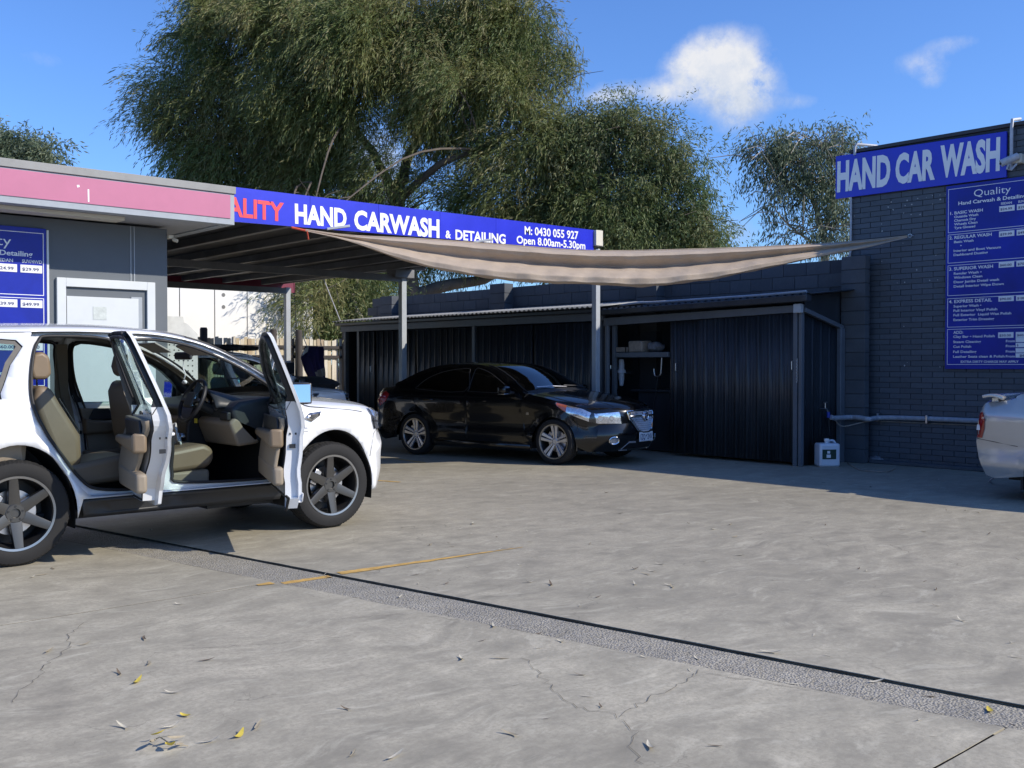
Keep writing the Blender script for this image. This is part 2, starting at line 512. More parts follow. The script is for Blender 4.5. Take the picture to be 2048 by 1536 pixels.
M['amber'] = mat("amber lamp lens", (.55, .12, .04), .12, coat=1)
M['lampchrome'] = mat("lamp reflector", (.80, .82, .86), .12, .9, var=.35, vscale=25)
M['lens'] = glass("clear lamp lens", (.95, .96, .98))
M['windscreen'] = glass("windscreen glass", (.72, .82, .80))
M['sideglass'] = glass("tinted green glass", (.55, .70, .68))
M['darkglass'] = glass("dark tinted glass", (.06, .06, .07), f0=1.85)
M['yellow'] = mat("faded yellow line paint", (.50, .31, .085), .8, var=.25, vscale=12, dirt=.4)
M['crack'] = mat("dark joint fill", (.014, .014, .014), .95, var=.3, spec=.02)
M['hairline'] = mat("hairline crack dirt", (.12, .11, .095), .95, var=.3, spec=.05)
M['strap'] = mat("red webbing strap", (.55, .08, .04), .8)
M['fleck'] = mat("chipped pale paint", (.42, .43, .42), .8)
M['yellowtag'] = mat("yellow key tag", (.75, .62, .05), .6)


def concrete_mat(name, base=(.425, .388, .297), gravel=False):
    m, nt = nt_new(name)
    p = nd(nt, "ShaderNodeBsdfPrincipled"); o = nd(nt, "ShaderNodeOutputMaterial"); L(nt, p.outputs[0], o.inputs[0])
    tc = nd(nt, "ShaderNodeTexCoord"); P = tc.outputs['Object']
    # warp field gives the swirling trowel and tyre marks
    big = noise(nt, .55, 5, .6, vec=P)
    wv = nd(nt, "ShaderNodeTexNoise"); wv.inputs['Scale'].default_value = .9; wv.inputs['Detail'].default_value = 2
    L(nt, P, wv.inputs['Vector'])
    add = nd(nt, "ShaderNodeVectorMath", operation='MULTIPLY_ADD')
    L(nt, wv.outputs['Color'], add.inputs[0]); add.inputs[1].default_value = (.9, .9, 0); L(nt, P, add.inputs[2])
    mp = nd(nt, "ShaderNodeMapping"); mp.inputs['Rotation'].default_value = (0, 0, math.radians(38)); mp.inputs['Scale'].default_value = (1, 2.8, 1)
    L(nt, add.outputs[0], mp.inputs[0])
    streak = noise(nt, 2.2, 8, .66, vec=mp.outputs[0])
    mp2 = nd(nt, "ShaderNodeMapping"); mp2.inputs['Rotation'].default_value = (0, 0, math.radians(-30)); mp2.inputs['Scale'].default_value = (1, 4.0, 1)
    L(nt, add.outputs[0], mp2.inputs[0])
    streak2 = noise(nt, 3.0, 8, .7, vec=mp2.outputs[0])
    fine = noise(nt, 38, 8, .80, vec=P)
    speck = noise(nt, 240, 3, .7, vec=P)
    dark = tuple(x * .56 for x in base); lite = tuple(min(1, x * 1.22) for x in base)
    mid = noise(nt, 4.5, 8, .72, vec=P)
    f = math_n(nt, 'ADD', math_n(nt, 'MULTIPLY', streak, .26), math_n(nt, 'ADD', math_n(nt, 'MULTIPLY', streak2, .16), math_n(nt, 'ADD', math_n(nt, 'MULTIPLY', big, .24), math_n(nt, 'MULTIPLY', mid, .34))))
    c = mixc(nt, ramp(nt, f, [(.40, 0), (.60, 1)]), dark, lite)
    c = mixc(nt, ramp(nt, fine, [(.36, .75), (.56, 0)]), c, tuple(x * .62 for x in base))
    c = mixc(nt, ramp(nt, speck, [(.60, 0), (.75, .5)]), c, (.52, .49, .40))
    st = noise(nt, .35, 6, .7, vec=add.outputs[0])
    c = mixc(nt, ramp(nt, st, [(.48, 0), (.66, .55)]), c, tuple(x * .52 for x in base))
    oil = noise(nt, 1.1, 5, .55, vec=P, dist=.6)
    c = mixc(nt, ramp(nt, oil, [(.64, 0), (.74, .5)]), c, tuple(x * .38 for x in base))
    pale = noise(nt, 2.6, 9, .75, vec=mp.outputs[0])
    c = mixc(nt, ramp(nt, pale, [(.54, 0), (.68, .55)]), c, (.60, .56, .44))
    # dirtier, wetter slab towards the wash bay, plus fine crazing
    sx_ = nd(nt, "ShaderNodeSeparateXYZ"); L(nt, P, sx_.inputs[0])
    far = math_n(nt, 'MULTIPLY', math_n(nt, 'SUBTRACT', math_n(nt, 'ADD', math_n(nt, 'ADD', math_n(nt, 'MULTIPLY', sx_.outputs[0], .75), sx_.outputs[1]), math_n(nt, 'MULTIPLY', big, 6.0)), 9.5), .16, clamp=True)
    c = mixc(nt, math_n(nt, 'MULTIPLY', far, .34), c, tuple(x * .42 for x in base))
    cz = nd(nt, "ShaderNodeTexVoronoi"); cz.feature = 'DISTANCE_TO_EDGE'; cz.inputs['Scale'].default_value = 1.7; cz.inputs['Randomness'].default_value = 1
    wz = nd(nt, "ShaderNodeVectorMath", operation='MULTIPLY_ADD'); wz.inputs[1].default_value = (.35, .35, 0)
    nz = nd(nt, "ShaderNodeTexNoise"); nz.inputs['Scale'].default_value = 5; nz.inputs['Detail'].default_value = 6; L(nt, P, nz.inputs['Vector'])
    L(nt, nz.outputs['Color'], wz.inputs[0]); L(nt, P, wz.inputs[2]); L(nt, wz.outputs[0], cz.inputs['Vector'])
    cm = math_n(nt, 'MULTIPLY', ramp(nt, cz.outputs['Distance'], [(.0, .75), (.006, 0)]), ramp(nt, noise(nt, .8, 3, .6, vec=P), [(.50, 0), (.62, .8)]))
    c = mixc(nt, cm, c, tuple(x * .3 for x in base))
    # old grey tyre arcs
    dv = nd(nt, "ShaderNodeTexWave"); dv.wave_type = 'RINGS'; dv.rings_direction = 'Z'; dv.inputs['Scale'].default_value = .22
    dv.inputs['Distortion'].default_value = 5; dv.inputs['Detail'].default_value = 3; dv.inputs['Detail Scale'].default_value = .6
    L(nt, P, dv.inputs['Vector'])
    arcs = math_n(nt, 'MULTIPLY', ramp(nt, dv.outputs['Fac'], [(.80, 0), (.95, 1)]), ramp(nt, noise(nt, 1.3, 4, .6, vec=P), [(.5, 0), (.7, .4)]))
    c = mixc(nt, arcs, c, tuple(x * .5 for x in base))
    h = math_n(nt, 'ADD', math_n(nt, 'MULTIPLY', fine, .6), math_n(nt, 'MULTIPLY', streak, .8))
    if gravel:
        vo = nd(nt, "ShaderNodeTexVoronoi"); vo.inputs['Scale'].default_value = 85; L(nt, P, vo.inputs['Vector'])
        c = mixc(nt, ramp(nt, vo.outputs['Distance'], [(.30, 0), (.7, .75)]), c, tuple(x * .35 for x in base))
        sep = nd(nt, "ShaderNodeSeparateColor"); L(nt, vo.outputs['Color'], sep.inputs[0])
        c = mixc(nt, math_n(nt, 'MULTIPLY', sep.outputs[0], .45), c, (.40, .39, .37))
        h = math_n(nt, 'SUBTRACT', h, math_n(nt, 'MULTIPLY', vo.outputs['Distance'], 1.6))
    L(nt, c, p.inputs['Base Color'])
    L(nt, math_n(nt, 'ADD', math_n(nt, 'MULTIPLY', streak, .35), .5), p.inputs['Roughness'])
    L(nt, bump(nt, h, .55 if gravel else .35, .008 if gravel else .004), p.inputs['Normal'])
    return m


M['concrete'] = concrete_mat("trowelled concrete")
M['gravelstrip'] = concrete_mat("coarse patch concrete", (.41, .37, .28), True)


def leaf_mat(name, c1, c2, c3):
    m, nt = nt_new(name)
    o = nd(nt, "ShaderNodeOutputMaterial")
    at_ = nd(nt, "ShaderNodeAttribute"); at_.attribute_name = "tint"
    big = noise(nt, .55, 3, .6)
    c = mixc(nt, ramp(nt, big, [(.38, 0), (.62, 1)]), c1, c2)
    c = mixc(nt, ramp(nt, at_.outputs['Fac'], [(.55, 0), (1, .8)]), c, c3)
    d = nd(nt, "ShaderNodeBsdfPrincipled"); L(nt, c, d.inputs['Base Color']); d.inputs['Roughness'].default_value = .6
    t = nd(nt, "ShaderNodeBsdfTranslucent"); L(nt, c, t.inputs[0])
    mx = nd(nt, "ShaderNodeMixShader"); mx.inputs[0].default_value = .36
    L(nt, d.outputs[0], mx.inputs[1]); L(nt, t.outputs[0], mx.inputs[2]); L(nt, mx.outputs[0], o.inputs[0])
    return m


M['leafbig'] = leaf_mat("olive willow leaves", (.105, .150, .042), (.185, .205, .062), (.30, .26, .12))
M['leafgum'] = leaf_mat("gum leaves", (.095, .145, .050), (.165, .195, .070), (.28, .27, .14))
M['leafpale'] = leaf_mat("grey green gum leaves", (.085, .125, .070), (.145, .180, .100), (.28, .32, .22))
M['bark'] = mat("grey bark", (.10, .082, .065), .9, var=.3, vscale=4, bmp=.6, bscale=20, bdist=.02)
M['palebark'] = mat("pale peeling gum bark", (.34, .30, .245), .8, var=.35, vscale=3.5, bmp=.4, bscale=15, bdist=.02)


def cloth_mat(name, c):
    m, nt = nt_new(name)
    o = nd(nt, "ShaderNodeOutputMaterial"); p = nd(nt, "ShaderNodeBsdfPrincipled")
    a = noise(nt, 3.0, 6, .65, sc3=(1, 1, 1)); w = noise(nt, 220, 3, .6)
    cc = mixc(nt, ramp(nt, a, [(.3, 0), (.7, 1)]), tuple(x * .85 for x in c), tuple(x * 1.1 for x in c))
    L(nt, cc, p.inputs['Base Color']); p.inputs['Roughness'].default_value = .85
    cr = noise(nt, 9, 5, .6, sc3=(1.5, .5, .5))
    hh = math_n(nt, 'ADD', math_n(nt, 'MULTIPLY', w, .3), cr)
    L(nt, bump(nt, hh, .5, .012), p.inputs['Normal'])
    t = nd(nt, "ShaderNodeBsdfTranslucent"); L(nt, cc, t.inputs[0])
    mx = nd(nt, "ShaderNodeMixShader"); mx.inputs[0].default_value = .25
    L(nt, p.outputs[0], mx.inputs[1]); L(nt, t.outputs[0], mx.inputs[2]); L(nt, mx.outputs[0], o.inputs[0])
    return m


M['sail'] = cloth_mat("tan shade cloth", (.52, .425, .33))

# ------------------------------------------------------------------ ground
obj("ground", G().box(-300, 500, -300, 500, -.6, -.020), M['crack'], kind='structure', smooth=False)


def u_up(v): return 4.71 - .163 * v
def u_lo(v): return 4.42 - .183 * v


def wavy(fn, v0, v1, n, amp, seed):
    rr = random.Random(seed); return [(fn(v0 + (v1 - v0) * i / n) + rr.uniform(-amp, amp), v0 + (v1 - v0) * i / n) for i in range(n + 1)]


def slab(name, poly, m, z1=0.0, z0=-.03):
    g = G().prism(poly, lambda a, b, d: (a, b, d), z0, z1)
    return obj(name, g, m, kind='structure', smooth=False)


def flat_strip(path, w, z=.004):
    g = G(); n = len(path); vs = []
    for i, (x, y) in enumerate(path):
        d = Vector((path[min(i + 1, n - 1)][0] - path[max(i - 1, 0)][0], path[min(i + 1, n - 1)][1] - path[max(i - 1, 0)][1])).normalized()
        ww = w(i / (n - 1)) if callable(w) else w
        vs += [(x - d.y * ww, y + d.x * ww, z), (x + d.y * ww, y - d.x * ww, z)]
    return g.add(vs, [(2 * i, 2 * i + 1, 2 * i + 3, 2 * i + 2) for i in range(n - 1)])


JT = [-60, -7.05, -2.69, 1.67, 6.0, 10.4, 14.8, 60]
for i in range(len(JT) - 1):
    a, b = JT[i] + .006, JT[i + 1] - .006
    n = max(8, int((min(b, 20) - max(a, -8)) / .12))
    lo = wavy(lambda v: u_lo(v) - .004, a, b, n, .004, 40 + i)
    hi = wavy(lambda v: u_up(v) + .016, a, b, n, .003, 60 + i)
    slab("concrete_ground", [(-60, a)] + lo + [(-60, b)], M['concrete'])

nn = 240
slab("concrete_ground", [(90, 60)] + wavy(lambda v: u_up(v) + .011, -60, 60, 900, .004, 77)[::-1] + [(90, -60)], M['concrete'])
sl = wavy(lambda v: u_lo(v) + .004, -30, 30, nn, .003, 5); sh = wavy(lambda v: u_up(v) - .014, -30, 30, nn, .004, 6)
slab("gravel_strip", sl + sh[::-1], M['gravelstrip'], z1=-.010)

obj("ground_joint", flat_strip([(u_up(-20 + .15 * i) - .001, -20 + .15 * i) for i in range(300)], lambda t: R.uniform(.011, .016), z=-.0035), M['crack'], kind='structure', smooth=False, recalc=False)
obj("ground_joint", flat_strip([(u_lo(-20 + .15 * i), -20 + .15 * i) for i in range(300)], lambda t: R.uniform(.002, .007), z=-.0028), M['crack'], kind='structure', smooth=False, recalc=False)
for v_ in (6.0, 1.67, -2.69, 10.4):
    obj("ground_joint", flat_strip([(-10 + .25 * i, v_ + R.uniform(-.002, .002)) for i in range(int((u_lo(v_) + 9.99) / .25) + 1)], lambda t: R.uniform(.004, .008), z=-.0015), M['crack'], kind='structure', smooth=False, recalc=False)
# worn yellow line along the joint, broken where it crosses the strip
rl = random.Random(3)
pts = [(3.18 + i * .035, 5.985 - .006 * i * .35 + rl.uniform(-.004, .004)) for i in range(64)]
yl = G()
yl.add(*(lambda q: (q.v, q.f))(flat_strip([p for p in pts if p[0] < u_lo(5.97) - .01], lambda t: .018 + .02 * t)))
yl.add(*(lambda q: (q.v, q.f))(flat_strip([p for p in pts if u_lo(5.97) + .01 < p[0] < u_up(5.97) - .02], lambda t: .035 + rl.uniform(-.006, .006), z=-.008)))
yl.add(*(lambda q: (q.v, q.f))(flat_strip([p for p in pts if u_up(5.97) + .02 < p[0]], lambda t: max(.004, .045 * (1 - t * .92) + rl.uniform(-.006, .006)))))
obj("yellow_line", yl, M['yellow'], kind='structure', smooth=False, recalc=False)
# bits of old yellow line near the black car
for (pa, pb) in (((755, 962), (800, 965)), ((790, 918), (850, 926))):
    a, b = onG(*pa), onG(*pb)
    obj("yellow_line", flat_strip([(a.x + (b.x - a.x) * t / 6, a.y + (b.y - a.y) * t / 6 + rl.uniform(-.01, .01)) for t in range(7)], .03), M['yellow'], kind='structure', smooth=False, recalc=False)

# hairline cracks
def crack(px, w=.0035, seed=1):
    rr = random.Random(seed); P = [onG(*p) for p in px]; path = []
    for a, b in zip(P[:-1], P[1:]):
        n = max(3, int((b - a).length / .035))
        for i in range(n):
            t = i / n; path.append((a.x + (b.x - a.x) * t + rr.uniform(-.018, .018), a.y + (b.y - a.y) * t + rr.uniform(-.018, .018)))
    path.append((P[-1].x, P[-1].y))
    return flat_strip(path, lambda t: w * rr.uniform(.3, 1.2), z=.0035)


CR = [[(160, 1250), (130, 1275), (135, 1300), (90, 1330), (75, 1360), (30, 1385), (20, 1410)],
      [(1050, 1320), (1075, 1350), (1110, 1385), (1150, 1420), (1230, 1435), (1275, 1470), (1262, 1500), (1290, 1536)],
      [(1400, 1345), (1360, 1375), (1300, 1400), (1240, 1440)], [(1420, 1350), (1560, 1375), (1700, 1395), (1830, 1420)],
      [(1780, 1090), (1830, 1110), (1900, 1125), (1940, 1138)], [(640, 1245), (800, 1230), (940, 1245)],
      [(140, 1000), (145, 990)], [(380, 1300), (560, 1290), (700, 1275)], [(1500, 1060), (1620, 1075), (1660, 1095)]]
ck = G()
for i, c in enumerate(CR):
    q = crack(c, .0014, i); ck.add(q.v, q.f)
obj("ground_crack", ck, M['hairline'], kind='structure', smooth=False, recalc=False)

# ------------------------------------------------------------------ brick building on the right
UW, VE, ZT = 13.90, 7.95, 4.56
bb = thing("brick_building", "blue grey painted brick building with a flat parapet at the right", "building", (16.9, 2.5, 0))
obj("wall", G().box(UW + .012, 20, -4, VE - .01, 0, ZT - .02), M['brickjoint'], bb, smooth=False)
g = G(); g.box(UW - .02, 20.1, -4.1, VE + .02, ZT - .015, ZT + .035); obj("parapet_cap", g, M['blockjoint'], bb, bevel=.006)
BL, BH = .315, .0775
bm_ = make_mesh("brick", G().box(0, .06, 0, BL - .010, 0, BH - .009), M['brickpaint'], smooth=False)
BM = [bm_]
for k in range(3):
    rr = random.Random(50 + k); gg = G().box(0, .06, 0, BL - .010, 0, BH - .009)
    gg.v = [(x + (rr.uniform(-.0015, .0015) if x < .01 else 0), y + rr.uniform(-.0012, .0012), z + rr.uniform(-.0015, .0015)) for x, y, z in gg.v]
    BM.append(make_mesh("brick", gg, M['brickpaint'], smooth=False))
half = make_mesh("brick", G().box(0, .06, 0, BL / 2 - .010, 0, BH - .009), M['brickpaint'], smooth=False)
vis = []; rest = G()
for r in range(int(ZT / BH)):
    z = .012 + r * BH; off = (BL / 2) * (r % 2)
    v = VE - off; first = True
    if off: vis.append((v + .005, z, True))
    while v > -3.9:
        v0 = v - BL + .005
        hid = (z + BH < 3.875 + 0 and z > 1.40 and v < 6.45 and v0 > 5.15) or (z > 3.93 and z + BH < 4.46 and v < 7.95 and v0 > 5.72)
        vvis = v > 5.28 and not hid
        if vvis: vis.append((v0, z, False))
        elif not hid: rest.box(UW + R.uniform(-.0015, .0015), UW + .06, v0, v0 + BL - .010, z, z + BH - .009)
        v -= BL
vis.sort(key=lambda t: (t[1] > 4.4, abs(t[1] - 1.8) * .5 - t[0] * .0 + (7.95 - t[0]) * .0))
for i, (v0, z, h) in enumerate(vis):
    if i >= 300 or h:
        rest.box(UW + R.uniform(-.0015, .0015), UW + .06, v0, v0 + (BL / 2 if h else BL) - .010, z, z + BH - .009); continue
    o = bpy.data.objects.new("brick", BM[R.randrange(4)]); col.objects.link(o)
    o.location = (UW + R.uniform(-.002, .002), v0, z); tie(o, bb)
obj("brickwork", rest, M['brickpaint'], bb, smooth=False, kind='stuff', recalc=False)
# chipped paint flecks
fl = G()
FPX = [(1780, 405), (1812, 402), (1833, 398), (1850, 396), (1862, 392), (1877, 391), (1888, 390), (1785, 421), (1784, 420), (1808, 412), (1821, 410), (1838, 430), (1820, 430), (1863, 409), (1878, 400), (1805, 427), (1774, 415),
       (1707, 433), (1762, 463), (1804, 487), (1762, 491), (1762, 523), (1870, 511), (1858, 561), (1874, 560), (1808, 565), (1793, 566), (1807, 653), (1814, 725), (1809, 731), (1880, 734), (1761, 449), (1832, 540)]
for (x, y) in FPX:
    p = onU(x, y, UW - .004); s = R.uniform(.005, .013)
    ng = R.randrange(5, 8)
    fl.add([(p.x, p.y + s * R.uniform(.6, 1.3) * math.cos(2 * math.pi * k / ng), p.z + s * R.uniform(.6, 1.3) * math.sin(2 * math.pi * k / ng)) for k in range(ng)], [tuple(range(ng))])
obj("paint_chip", fl, M['fleck'], bb, smooth=False, kind='stuff', recalc=False)
# low footing along the wall base
obj("footing", G().box(UW - .16, UW + .01, -4, 7.55, 0, .05), M['blockpaint'], bb, bevel=.01)
# wall conduit and its bend at the top
g = G(); P = lambda x, y, d=.05: onU(x, y, UW - d)
g.tube([P(1703, 515, .03), P(1708, 509, .04), P(1711, 500, .04), P(1711, 480, .04)][::-1], .014, 8)
pts = [P(1700, 395, .03), P(1700, 440, .03), P(1700, 500, .03), P(1698, 512, .03), P(1691, 518, .03)]
g = G().tube(pts, .016, 8)
obj("conduit", g, M['pvc'], bb)
pts = [Vector((UW - .05, 7.86, 4.5)), Vector((UW - .05, 7.86, 4.62)), Vector((UW - .03, 7.84, 4.66)), Vector((UW + .3, 7.7, 4.66))]
obj("conduit", G().tube(pts, .02, 8), M['pvc'], bb)
pts = [Vector((UW - .07, 5.62, 3.98)), Vector((UW - .07, 5.62, 4.50)), Vector((UW - .05, 5.62, 4.62)), Vector((UW + .15, 5.60, 4.66))]
obj("conduit", G().tube(pts, .022, 8), M['pvc'], bb)

# signs on the brick wall
US = UW - .05
hs_ = thing("wall_sign", "long blue HAND CAR WASH sign high on the brick wall", "sign", (US, 6.9, 3.9))
a, b_ = 8.17, 5.69
g = G(); g.prism([(a, 3.895), (b_, 3.885), (b_, 4.485), (a, 4.53)], lambda p, q, d: (US + d, p, q), 0, .03)
obj("sign_panel", g, M['signblue'], hs_, bevel=.003)
rows = []
for body, xa, ya, xb, yb, cap in (("HAND", 1672, 375, 1778, 363, 58), ("CAR", 1788, 361, 1867, 352, 57), ("WASH", 1877, 350, 1996, 337, 61)):
    p0, p1 = onU(xa, ya, US), onU(xb, yb, US); z = (p0.z + p1.z) / 2; p0.z += .0; p1.z += .0
    Z = (p0.x * SA + p0.y * CA)
    rows.append((body, p0, p1, cap * Z / F_PX * .985, .045))
rows = [(b, Vector((p.x, p.y, 4.015)), Vector((q.x, q.y, 4.005)), c, w) for b, p, q, c, w in rows]
lettering(hs_, rows, M['signwhite'], (-1, 0, 0))


def price_board(root, org, right, out, s):
    """org = top left corner"""
    org, right, out = Vector(org), Vector(right), Vector(out); up = Vector((0, 0, 1)); W, H = 1.175 * s, 2.50 * s
    def P(a, b, d=0): return org + right * a * s + up * (-b) * s + out * d
    g = G(); g.prism([(0, 0), (1.175, 0), (1.175, 2.5), (0, 2.5)], lambda a, b, d: P(a, b, d), -.028, 0)
    obj("board_panel", g, M['boardblue'], root, bevel=.003)
    ln = G(); w = .006
    for (b0, b1) in ((.045, .64), (.665, 1.055), (1.085, 1.50), (1.535, 1.93), (1.955, 2.44)):
        for (x0, x1, y0, y1) in ((.03, 1.15, b0, b0 + w), (.03, 1.15, b1 - w, b1), (.03, .03 + w, b0 + w, b1 - w), (1.15 - w, 1.15, b0 + w, b1 - w)):
            ln.prism([(x0, y0), (x1, y0), (x1, y1), (x0, y1)], lambda a, b, d: P(a, b, d), .0005, .003)
    obj("border_line", ln, M['signwhite'], root, smooth=False)
    T = []
    def t(body, x0, x1, b, cap, bold=.02): T.append((body, P(x0, b), P(x1, b), cap * s, bold))
    t("Quality", .38, .86, .185, .095, -.004); t("Hand Carwash & Detailing", .17, 1.05, .275, .048)
    t("SEDAN", .735, .875, .335, .030); t("SUV/4WD", .955, 1.135, .335, .030)
    t("1. BASIC WASH", .06, .50, .395, .040); t("Outside Wash", .115, .44, .445, .032); t("Chamois Dry", .115, .41, .495, .032)
    t("Wheels Clean", .115, .43, .545, .032); t("Tyre Glossed", .115, .40, .595, .032)
    t("2. REGULAR WASH", .05, .62, .73, .042); t("Basic Wash", .115, .38, .785, .032); t("•", .20, .22, .84, .032)
    t("Interior and Boot Vacuum", .11, .74, .905, .032); t("Dashboard Dusting", .11, .57, .96, .032)
    t("3. SUPERIOR WASH", .05, .64, 1.155, .043); t("Regular Wash •", .115, .49, 1.215, .032); t("Windows Clean", .115, .50, 1.27, .032)
    t("Door Jambs Detail wash", .115, .72, 1.33, .032); t("Detail Interior Wipe Down", .115, .78, 1.39, .032)
    t("4. EXPRESS DETAIL", .05, .63, 1.60, .043); t("Superior Wash •", .115, .49, 1.66, .032); t("Full Interior Vinyl Polish", .115, .70, 1.72, .032)
    t("Full Exterior  Liquid Wax Polish", .115, .88, 1.78, .032); t("Exterior Trim Dressing", .115, .66, 1.845, .032)
    t("ADD:", .115, .25, 2.02, .040); t("Clay Bar • Hand Polish", .115, .67, 2.075, .032); t("Steam Cleaning", .115, .49, 2.145, .032)
    t("Cut Polish", .115, .36, 2.21, .032); t("Full Detailing", .115, .43, 2.28, .032); t("Leather Seats clean & Polish", .115, .80, 2.345, .032)
    for b in (2.145, 2.21, 2.28, 2.345): t("From", .815, .93, b, .030)
    t("EXTRA DIRTY CHARGE MAY APPLY", .22, .98, 2.415, .030)
    lettering(root, T, M['signwhite'], out, depth=.0035)
    pr = [(.37, "$24.99", "$29.99"), (.70, "$39.99", "$49.99"), (1.105, "$60.00", "$70.00"), (1.55, "$90.00", "$100.00"), (2.03, "$50.00", "$60.00")]
    T2 = []
    for (b, s1, s2) in pr:
        for k, tx in enumerate((s1, s2)):
            x0 = .715 + k * .225
            g = G(); g.prism([(x0, b - .015), (x0 + .195, b - .015), (x0 + .195, b + .058), (x0, b + .058)], lambda a, c, d: P(a, c, d), .0005, .005)
            obj("price_label", g, M['labelwhite'], root, smooth=False)
            T2.append((tx, P(x0 + .015, b + .04, .0025), P(x0 + .165, b + .04, .0025), .030 * s, .02))
    for b in (2.118, 2.185, 2.255, 2.32):
        g = G(); g.prism([(.94, b - .028), (1.135, b - .028), (1.135, b + .028), (.94, b + .028)], lambda a, c, d: P(a, c, d), .0005, .005)
        obj("price_label", g, M['labelwhite'], root, smooth=False)
    T2.append(("$", P(.955, 2.20, .0025), P(.975, 2.20, .0025), .03 * s, .02)); T2.append(("$60", P(.99, 2.335, .0025), P(1.09, 2.335, .0025), .03 * s, .02))
    lettering(root, T2, M['inkblue'], out, depth=.0040, name="price_lettering")


pb = thing("price_board", "tall blue price board fixed to the painted brick wall under the camera", "sign", (US, 5.9, 1.4))
price_board(pb, (US, 6.49, 3.865), (0, -1, 0), (-1, 0, 0), 1.0)

# security camera
scam = thing("security_camera", "white twin lens security camera beside the HAND CAR WASH sign", "camera", (UW - .1, 5.55, 3.9))
c = onU(2007, 325, UW - .22)
obj("bracket", G().box(UW - .12, UW - .002, c.y - .16, c.y - .04, c.z - .02, c.z + .10), M['cream'], scam, bevel=.01)
g = G(); d = Vector((-.5, .75, -.35)).normalized(); g.tube([c - d * .10 + Vector((.03, -.05, .03)), c + d * .06], .048, 14)
obj("body", g, M['pvc'], scam, bevel=.004)
for s_ in (-.022, .022):
    e = c + d * .064 + d.cross(Vector((0, 0, 1))).normalized() * s_
    obj("lens", G().tube([e - d * .004, e + d * .004], .014, 12), M['black'], scam)
g = G(); g.tube([c + Vector((.02, -.03, -.03)), c + Vector((.0, -.02, -.10)), c + Vector((.03, -.06, -.11)), c + Vector((.1, -.10, -.03))], .014, 8)
obj("cable", g, M['pvc'], scam)

# ------------------------------------------------------------------ painted block wall with piers
UB = 13.75; ZB = 2.98; VL = 20.2
bw = thing("block_wall", "charcoal painted concrete block boundary wall behind the sheds", "wall", (14, 13, 0))
obj("wall", G().box(UB + .012, UB + .19, 7.96, VL - .01, 0, ZB - .004), M['blockjoint'], bw, smooth=False)
blkm = []
for k in range(4):
    rr = random.Random(80 + k); gg = G().box(0, .08, 0, .390, 0, .190)
    gg.v = [(x + (rr.uniform(-.003, .003) if x < .01 else 0), y + rr.uniform(-.002, .002), z + rr.uniform(-.002, .002)) for x, y, z in gg.v]
    blkm.append(make_mesh("block", gg, M['blockpaint'], smooth=False))
rows_ = [ZB - .2 * (i + 1) for i in range(4)]
rb = G(); cnt = 0
for i in range(15):
    z = ZB - .2 * (i + 1); off = .2 * (i % 2)
    if z < 0: break
    v = VL - .4 + off - .005
    while v > 7.9:
        if i < 4:
            o = bpy.data.objects.new("block", blkm[R.randrange(4)]); col.objects.link(o)
            o.location = (UB + R.uniform(-.002, .003), v + .005, z + .005); tie(o, bw)
        else: rb.box(UB, UB + .06, v + .005, v + .395, z + .005, z + .195)
        v -= .4
obj("blockwork", rb, M['blockpaint'], bw, smooth=False, kind='stuff', recalc=False)
# piers
for (v0, v1, zt, z_lo) in ((19.1, 19.55, 2.99, 2.0), (15.25, 15.7, 3.05, 2.0), (11.35, 11.8, 2.99, 2.0), (7.56, 7.94, 3.0, 0)):
    pg = thing("block_pier", {19.1: "charcoal block pier at the far left end of the block wall", 15.25: "charcoal block pier standing proud of the wall above the shed roof under the sail",
                              11.35: "charcoal block pier partly hidden by the sagging shade sail", 7.56: "tall charcoal block pier beside the brick wall and the white jug"}[v0], "pier", ((UB + .1), v0, 0), group="piers along the block wall")
    uf = UB - .22 if z_lo else UB - .12
    z = zt; obj("core", G().box(uf + .01, UB + .02, v0 + .01, v1 - .01, 0, zt - .01), M['blockjoint'], pg, smooth=False)
    while z > z_lo + .02:
        zz = max(0.0, z - .2)
        obj("block", G().box(uf + R.uniform(-.002, .002), UB + .008, v0, v1, zz + .006, z - .004), M['blockpaint'], pg, bevel=.004)
        z -= .2

# ------------------------------------------------------------------ corrugated sheet helper
def ribbed(a0, a1, z0, z1, fn, pitch=.19, rib=.03, depth=.018, minor=True):
    """vertical ribbed steel sheet; fn(a, d, z)"""
    prof = []; a = a0
    while a < a1 - 1e-6:
        e = min(a + pitch, a1)
        prof += [(a, 0), (a + rib * .3, depth), (a + rib * .9, depth), (a + rib * 1.2, 0)]
        if minor:
            for q in (.45, .72): prof += [(a + pitch * q, 0), (a + pitch * q + .006, .004), (a + pitch * q + .012, 0)]
        a = e
    prof = [p for p in prof if p[0] <= a1] + [(a1, 0)]
    g = G(); vs = []
    for (p, d) in prof: vs += [fn(p, d, z0), fn(p, d, z1)]
    n = len(prof)
    return g.add(vs, [(2 * i, 2 * i + 2, 2 * i + 3, 2 * i + 1) for i in range(n - 1)])


# ------------------------------------------------------------------ lean-to sheds along the wall
US_ = 12.60
